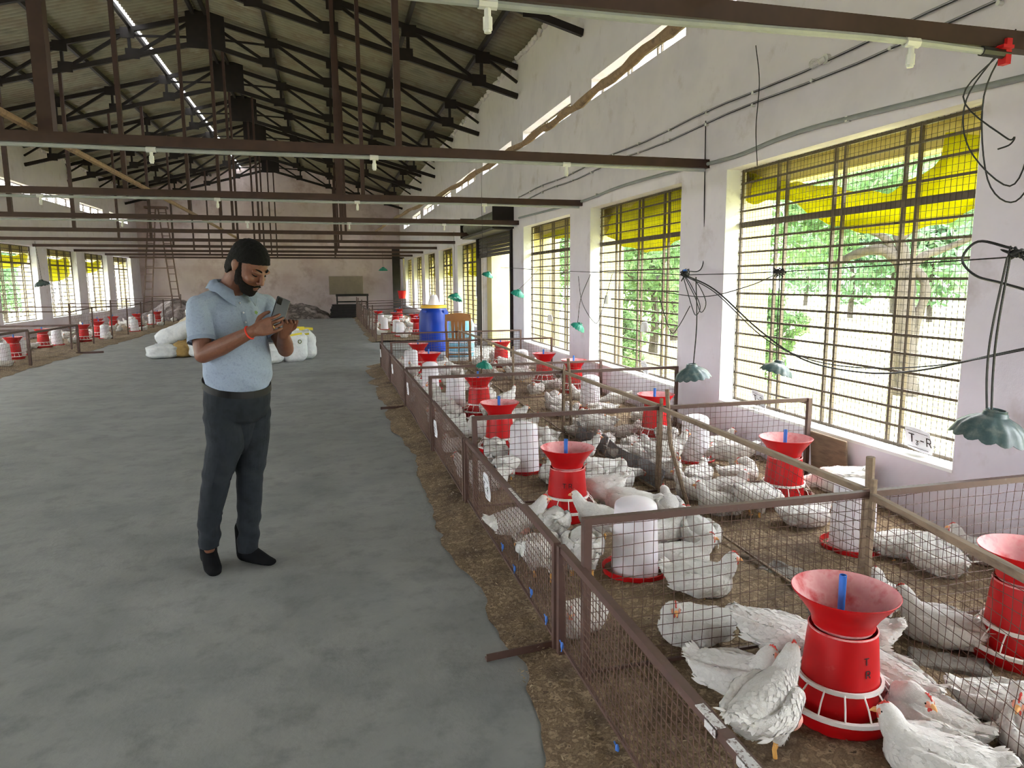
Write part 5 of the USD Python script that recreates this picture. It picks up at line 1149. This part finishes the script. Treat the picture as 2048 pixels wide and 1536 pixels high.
head = [hh(((-.012, 0, .030), (.096, .074, .086)), ((.030, 0, -.02), (.060, .062, .075))), hh(((.030, 0, -.03), (.058, .062, .06)), ((.052, 0, -.085), (.034, .040, .028)), ((.074, 0, -.094), (.016, .022, .016))),
        hh(((.074, .030, .026), (.017, .026, .010)), ((.080, 0, .022), (.014, .02, .010)), ((.074, -.030, .026), (.017, .026, .010))),
        hh(((.088, 0, .014), (.009, .009, .012)), ((.108, 0, -.020), (.0115, .0125, .011))), hell((.098, .012, -.025), (.011, .009, .008)), hell((.098, -.012, -.025), (.011, .009, .008)),
        hell((.062, .036, -.022), (.024, .022, .020)), hell((.062, -.036, -.022), (.024, .022, .020)), hh(((.084, 0, -.052), (.011, .024, .0065)), ((.084, 0, -.0655), (.0105, .020, .0075))),
        hh(((-.012, .074, .004), (.018, .008, .024)), ((-.010, .074, -.018), (.012, .008, .014))), hh(((-.012, -.074, .004), (.018, .008, .024)), ((-.010, -.074, -.018), (.012, .008, .014))),
        hell((-.018, .079, .004), (.017, .006, .023)), hell((-.018, -.079, .004), (.017, .006, .023))]
nb = bd(-.02, 0, 1.47)
torso = hulls([bell((0, 0, .95), (.09, .14, .06)), bell((0, 0, 1.15), (.10, .15, .08)), bell((-.005, 0, 1.36), (.085, .15, .08)), bell((-.01, 0, 1.46), (.06, .09, .04))])
neck = lim([nb, hp(-.035, 0, -.05), hp(-.02, 0, 0)], [.066, .058, .055])
armR = lim([SR, (SR + ER) / 2, ER], [.052, .049, .041]) + lim([ER, ER * .62 + WR * .38 + (0, 0, -.004), WR], [(.043), .043, .029])
armL = lim([SLh, (SLh + EL) / 2, EL], [.052, .049, .041]) + lim([EL, EL * .62 + WL * .38, WL], [.043, .042, .029])
legs = lim([bd(0, -.09, .9), np.array([-.066, -.08, .5]), np.array([-.128, -.04, .1])], [.07, .045, .028]) + lim([bd(0, .09, .9), np.array([.10, -.03, .49]), np.array([.066, -.05, .09])], [.07, .045, .028])
# right hand: palm, four unequal bent fingers on the back of the phone, thumb leaving its side
pf = np.array([.90, -.10, .28]); pf /= np.linalg.norm(pf)               # along the fingers
pd = np.array([.10, .05, -.99]); pd -= pf * (pd @ pf); pd /= np.linalg.norm(pd); pn = np.cross(pf, pd)      # pd: index to little finger, pn: out of the back of the hand
if pn[1] > 0: pn = -pn
PB = WR + pf * .012
hand = [m3.Manifold.batch_hull([ellm(WR, .027, 16), ellm(PB + pf * .03 - pd * .024, .017, 14), ellm(PB + pf * .03 + pd * .024, .016, 14)]),
        m3.Manifold.batch_hull([ellm(PB + pf * .025 - pd * .022, .017, 14), ellm(PB + pf * .025 + pd * .024, .016, 14), ellm(PB + pf * .078 - pd * .032, .0115, 14), ellm(PB + pf * .070 + pd * .034, .0105, 14)])]
TIPS = []
for k, (L, off) in enumerate(((.070, -.031), (.078, -.010), (.072, .012), (.058, .033))):
    b = PB + pf * (.076 - .004 * abs(k - 1)) + pd * off; p1 = b + (pf * .96 + pn * .12 + pd * .03 * (k - 1)) * L * .45; p2 = p1 + (pf * .9 - pn * .42 - pd * .05) * L * .32; p3 = p2 + (pf * .62 - pn * .78 - pd * .1) * L * .26
    hand += lim([b, p1, p2, p3], [.0100, .0088, .0078, .0068], 12); TIPS.append((b, p1, p2, p3))
tb = PB + pf * .018 - pd * .024 - pn * .012; t1 = tb + (pf * .55 - pd * .75 - pn * .35) * .036; t2 = t1 + (pf * .9 - pd * .30 - pn * .3) * .032; t3 = t2 + (pf * .95 - pd * .05 - pn * .2) * .024
hand += lim([tb, t1, t2, t3], [.0150, .0120, .0100, .0080], 12)
# left hand under the phone
qf = np.array([.15, -.55, .75]); qf /= np.linalg.norm(qf); qd = np.array([.9, .2, -.1]); qd -= qf * (qd @ qf); qd /= np.linalg.norm(qd); qn = np.cross(qf, qd)
QB = WL + qf * .01
hand2 = [m3.Manifold.batch_hull([ellm(WL, .027, 16), ellm(QB + qf * .03 - qd * .02, .016, 14), ellm(QB + qf * .03 + qd * .022, .016, 14), ellm(QB + qf * .07 - qd * .026, .011, 14), ellm(QB + qf * .07 + qd * .03, .0105, 14)])]
for k, (L, off) in enumerate(((.066, .028), (.074, .009), (.070, -.011), (.056, -.03))):
    b = QB + qf * .068 + qd * off; p1 = b + (qf * .8 - qn * .35) * L * .45; p2 = p1 + (qf * .5 - qn * .75) * L * .32; p3 = p2 + (qf * .1 - qn * .95) * L * .25; hand2 += lim([b, p1, p2, p3], [.0098, .0088, .0078, .0068], 12)
tb = QB + qf * .02 + qd * .024; hand2 += lim([tb, tb + (qf * .6 + qd * .7) * .034, tb + (qf * .6 + qd * .7) * .034 + (qf * .95 + qd * .1) * .045], [.0145, .0115, .0085], 12)
body = merge(torso + neck + armR + armL + legs + head, .0095, 7)
def refine_join(base, extra, edge):
    hv = merge(extra, edge, 4); return np.vstack([base.vertices, hv.vertices]), np.vstack([base.faces, hv.faces + len(base.vertices)])
body = merge([m3.Manifold(m3.Mesh(np.asarray(body.vertices, np.float32), np.asarray(body.faces, np.uint32)))] + hand + hand2, .0075, 3) if m3.Manifold(m3.Mesh(np.asarray(body.vertices, np.float32), np.asarray(body.faces, np.uint32))).num_tri() > 100 else merge(torso + neck + armR + armL + legs + head + hand + hand2, .006, 5)
part(MAN, 'body', (np.array(body.vertices), np.array(body.faces)), 'skin', True)

# hair, beard, brows, eyes
cap = hh(((-.014, 0, .034), (.1035, .0815, .0935)), ((-.03, 0, .0), (.084, .079, .075))) 
cut = lambda m, n, o: m.trim_by_plane([float(q) for q in HM @ np.array(n, float)], float((HM @ np.array(n, float)) @ HC + o * HS))
cap = cut(cap, (-.45, 0, .89), .026) - hell((.082, 0, -.022), (.066, .062, .082)) - hh(((.03, .085, -.01), (.035, .03, .04)), ((.03, .085, -.06), (.035, .03, .04))) - hh(((.03, -.085, -.01), (.035, .03, .04)), ((.03, -.085, -.06), (.035, .03, .04)))
cap2 = cut(hh(((-.03, 0, -.005), (.083, .0795, .06)), ((-.046, 0, -.05), (.064, .066, .05))), (-.88, 0, .47), .012)
hv, hfc = fin([cap, cap2], .006, 5, .006, 90, 3); part(MAN, 'hair', (hv, hfc), 'hair', True)
bm = hh(((.034, 0, -.038), (.0595, .0655, .058)), ((.054, 0, -.0875), (.0375, .0435, .0315)), ((.077, 0, -.0965), (.018, .025, .0185)))
bm = cut(bm, (.42, 0, -.91), .016) - hh(((.098, 0, -.03), (.03, .036, .016)), ((.075, .05, -.005), (.05, .04, .045)), ((.075, -.05, -.005), (.05, .04, .045))) - hh(((.095, 0, -.052), (.016, .020, .006)), ((.095, 0, -.066), (.016, .016, .006)))
side_b = [hh(((.004, s * .068, .022), (.010, .0085, .02)), ((.010, s * .064, -.02), (.016, .0085, .022)), ((.024, s * .056, -.062), (.02, .0085, .022))) for s in (-1, 1)]
bv, bf = fin([bm] + side_b, .005, 4, .004, 120, 5); part(MAN, 'beard', (bv, bf), 'beard', True)
g = G(); P = [hp(.094 + .004 * math.cos(u * 1.5), .024 * u, -.0445 - .008 * u * u) for u in np.linspace(-1, 1, 9)]; g.tube(P, [.002, .0042, .005, .005, .0048, .005, .005, .0042, .002], 7); part(MAN, 'moustache', g, 'beard', True)
for s in (-1, 1):
    g = G(); P = [hp(.0895 - .028 * u * u, s * (.012 + .032 * u), .031 + .006 * math.sin(u * 3)) for u in np.linspace(0, 1, 7)]; g.tube(P, [.003, .0045, .0048, .0045, .004, .003, .0015], 7); part(MAN, 'eyebrow', g, 'hair', True)
    g = G(); P = [hp(.0835 - .012 * (u - .4) ** 2 * 4, s * (.018 + .026 * u), .0065 - .002 * math.sin(u * 3.1)) for u in np.linspace(0, 1, 7)]; g.tube(P, [.0015, .003, .0036, .0036, .0032, .0025, .001], 7); part(MAN, 'eye', g, 'hair', True)
g = G(); g.add(*(lambda v, f: (np.array([hp(*p) for p in v]), f))(*G().ell((.0935, 0, -.0665), (.0045, .016, .0045), 12, 8).get())); part(MAN, 'lips', g, 'lip', True)

# shirt: torso and short sleeves, a soft belly, folds
sl = lambda S_, E_, q: S_ + (E_ - S_) * q
sh = hulls([bell((.012, 0, .93), (.118, .160, .04)), bell((.022, 0, 1.00), (.136, .178, .05)), bell((.028, 0, 1.08), (.148, .185, .07)), bell((.008, 0, 1.25), (.124, .186, .09)), bell((-.008, 0, 1.37), (.108, .182, .075)), bell((-.018, 0, 1.44), (.078, .13, .05)), bell((-.022, 0, 1.485), (.060, .075, .03))])
nkb = bd(-.02, 0, 1.475)
for S_, sgn in ((SR, -1), (SLh, 1)): sh.append(m3.Manifold.batch_hull([ellm(nkb, .058, 22), ellm(S_ + (0, 0, -.004), .054, 22), ellm(bd(-.01, sgn * .11, 1.36), (.09, .07, .06), 22)]))
sm = sh[0]
for q in sh[1:]: sm = sm + q
for S_, E_, q in ((SR, ER, .70), (SLh, EL, .68)):
    d = (E_ - S_) / np.linalg.norm(E_ - S_); c = sl(S_, E_, q); sv = lim([S_, sl(S_, E_, .35), sl(S_, E_, .95)], [.059, .064, .069]); sv = (sv[0] + sv[1]).trim_by_plane([float(k) for k in -d], float(-d @ c)); sm = sm + sv
t0 = merge([sm], .011, 5); v = np.array(t0.vertices); nrm = np.array(t0.vertex_normals)
fold = .5 * np.sin(v[:, 2] * 52 + v[:, 0] * 38 + 2 * meshkit.fbm(v * 5, 2, 4)) * np.clip((1.2 - v[:, 2]) * 6, 0, 1) + 1.1 * (meshkit.fbm(v * np.array([13, 13, 6]), 3, 9) - .5) + .8 * np.sin(v[:, 0] * 60 + v[:, 2] * 26) * np.exp(-((v[:, 2] - 1.33) / .07) ** 2) * (v[:, 0] > .16)
v = v + nrm * (fold * .0085)[:, None]; part(MAN, 'shirt', (v, np.array(t0.faces)), 'shirt', True)
for S_, E_, q, rr_ in ((SR, ER, .69, .0675), (SLh, EL, .67, .0672)):
    d = (E_ - S_) / np.linalg.norm(E_ - S_); c = sl(S_, E_, q); g = G(); g.tube([c - d * .010, c + d * .012], rr_ + .0015, 28, False); part(MAN, 'sleeve_hem', g, 'shirt_trim', True)
P = []                                                    # collar: a folded band round the neck, open at the throat
for u in np.linspace(-2.75, 2.75, 41):
    c, s = math.cos(u + math.pi), math.sin(u + math.pi); op = max(0, abs(u) - 2.0); row = []
    for q in np.linspace(0, 1, 7):
        R = .062 + .012 * q + (.030 * q if q > .4 else 0) + .03 * op * q; zz = 1.535 - .012 * op * 3 - (.0 if q < .4 else (q - .4) * .075) - .05 * op * q + .012 * (c < 0) - .02 * max(0, c)
        b = bd(-.012 + R * c * 1.05 + .02 * (1 + c) * .5, R * s * 1.15, zz); row.append(b)
    P.append(row)
part(MAN, 'collar', thick(P, .004), 'shirt_trim', 50)
def front(y, z):                                          # a point just outside the front of the shirt
    x = np.interp(z, [1.0, 1.08, 1.25, 1.37, 1.44, 1.485], [.158, .176, .132, .100, .062, .04]); w = np.interp(z, [1.0, 1.08, 1.25, 1.37, 1.44], [.178, .185, .186, .182, .14]); return bd(-.002 + x * math.sqrt(max(0, 1 - (y / w) ** 2)), y, z)
P = [[front(y, z) + np.array([.001, -.003, 0]) for y in (-.012, 0, .012)] for z in np.linspace(1.29, 1.45, 9)]; part(MAN, 'placket', thick(P, .005), 'shirt_trim', 50)
for z in (1.425, 1.375, 1.325): g = G(); g.ell(front(0, z) + np.array([.004, -.008, 0]), (.0055, .0045, .0055), 10, 6); part(MAN, 'button', g, 'button', True)
g = G()
for k in range(5): a = k * 1.2; g.ell(front(.085 + .007 * math.cos(a), 1.372 + .006 * math.sin(a)) + np.array([.002, -.006, 0]), (.005, .003, .004), 8, 5)
part(MAN, 'chest_emblem', g, 'logo_green', True)
# trousers
tr = hulls([bell((.008, 0, .99), (.140, .176, .04)), bell((.004, 0, .90), (.140, .182, .07)), bell((-.008, 0, .82), (.128, .178, .06))])
tr += lim([bd(-.002, -.088, .83), bd(.0, -.086, .68), np.array([-.068, -.085, .50]), np.array([-.112, -.06, .30]), np.array([-.130, -.045, .125])], [.098, .094, .071, .061, .052])
tr += lim([bd(-.002, .088, .83), bd(.0, .075, .68), np.array([.100, -.02, .49]), np.array([.085, -.035, .28]), np.array([.068, -.05, .075])], [.098, .092, .073, .063, .054])
tr += hulls([bell((-.006, 0, .80), (.105, .12, .05)), bell((-.01, .0, .64), (.07, .05, .05))])
tm = tr[0]
for q in tr[1:]: tm = tm + q
fx_ = bd(1, 0, 0) - bd(0, 0, 0); n_ = np.array([-fx_[0] * .30, -fx_[1] * .30, -1.0]); n_ /= np.linalg.norm(n_); o_ = float(n_ @ bd(0, 0, .995)); tm = tm.trim_by_plane([float(q) for q in n_], o_)
for a, z in ((np.array([-.132, -.045]), .115), (np.array([.066, -.05]), .062)): tm = tm - m3.Manifold.cube([.24, .24, .2], True).translate([float(a[0]), float(a[1]), z - .1])
t0 = merge([tm], .012, 4); v = np.array(t0.vertices); nrm = np.array(t0.vertex_normals)
fold = (meshkit.fbm(v * np.array([11, 11, 7]), 3, 15) - .5) * 1.2 + np.sin(v[:, 2] * 60 + v[:, 0] * 40) * (.55 * np.exp(-((v[:, 2] - .2) / .1) ** 2) + .4 * np.exp(-((v[:, 2] - .52) / .06) ** 2) + .3 * np.exp(-((v[:, 2] - .80) / .05) ** 2))
v = v + nrm * (fold * .010)[:, None]; part(MAN, 'trousers', (v, np.array(t0.faces)), 'trousers', True)
P = []
for u in np.linspace(0, 2 * math.pi, 49):
    c, s = math.cos(u), math.sin(u); row = []
    for z in (-.018, .018):
        zc = .992 - .30 * (.146 * c + .006) ; row.append(bd(.008 + .1445 * c, .1805 * s, zc + z))
    P.append(row)
part(MAN, 'belt', thick(P, .006), 'belt', 50)
for A, T, w in ((np.array([-.135, .01, .045]), np.array([-.108, -.175, .022]), 1), (np.array([.050, -.02, .045]), np.array([.170, -.145, .022]), 1)):
    d = (T - A); ft = lim([A + (0, 0, .15), A + (0, 0, .03), A], [.046, .045, .044]) + [m3.Manifold.batch_hull([ellm(A + (0, 0, .03), .042, 20), ellm(A + d * .12, (.04, .04, .044), 20), ellm(A + d * .75 + (0, 0, -.002), (.045, .045, .024), 20)]), m3.Manifold.batch_hull([ellm(A + d * .75 + (0, 0, -.002), (.045, .045, .024), 20), ellm(T, (.036, .036, .019), 20)])]
    m = merge(ft, .01, 5); v = np.array(m.vertices); v[:, 2] = np.maximum(v[:, 2] - .004, .001); part(MAN, 'sock', (v, np.array(m.faces)), 'sock', True)
def hoop(c, ax, R, r, n=28, m=8):
    ax = np.asarray(ax, float) / np.linalg.norm(ax); a = np.cross(ax, (0, 0, 1.0)); a /= np.linalg.norm(a); b = np.cross(ax, a); th = np.linspace(0, 2 * math.pi, n)
    g = G(); g.tube([np.asarray(c) + R * (math.cos(t) * a + math.sin(t) * b) for t in th], r, m, False); return g
wd = WR - ER; part(MAN, 'wrist_thread', hoop(WR - wd * .075, wd, .0325, .0042), 'red_thread', True)
b, p1, _, _ = TIPS[2]; part(MAN, 'finger_ring', hoop(b + (p1 - b) * .55, p1 - b, .0102, .0022), 'gold', True)
# the phone in his hands
T3 = np.array(TIPS[1][3]); pz = np.array([.34, .28, .90]); pz /= np.linalg.norm(pz); pb = np.array([.28, -.86, .0]); pb -= pz * (pb @ pz); pb /= np.linalg.norm(pb); px_ = np.cross(pb, pz); RP = np.array([px_, pb, pz]).T
man_R = rot(math.atan2(.56, 4.02)); pc_local = PB + pf * .135 - pn * .030 - pd * .035 + np.array([.0, .0, .01]); pc = np.array([-.56, 4.02, 0]) + man_R @ pc_local
ph_ = thing('mobile_phone', 'black mobile phone held in both hands by the man', 'phone', pc, R=man_R @ RP)
part(ph_, 'case', rbox((.072, .0085, .152), .0032), 'phone_black', 30)
M('lens_glass', (6, 6, 8), rough=.08); M('screen', (40, 46, 56), rough=.15)
part(ph_, 'camera_module', G().cbox((-.019 if px_[0] > 0 else .019, .0050, .052), (.024, .003, .034), .0012), 'lens_glass', 30)
part(ph_, 'screen', G().box((-.033, -.0048, -.072), (.033, -.0042, .072)), 'screen')
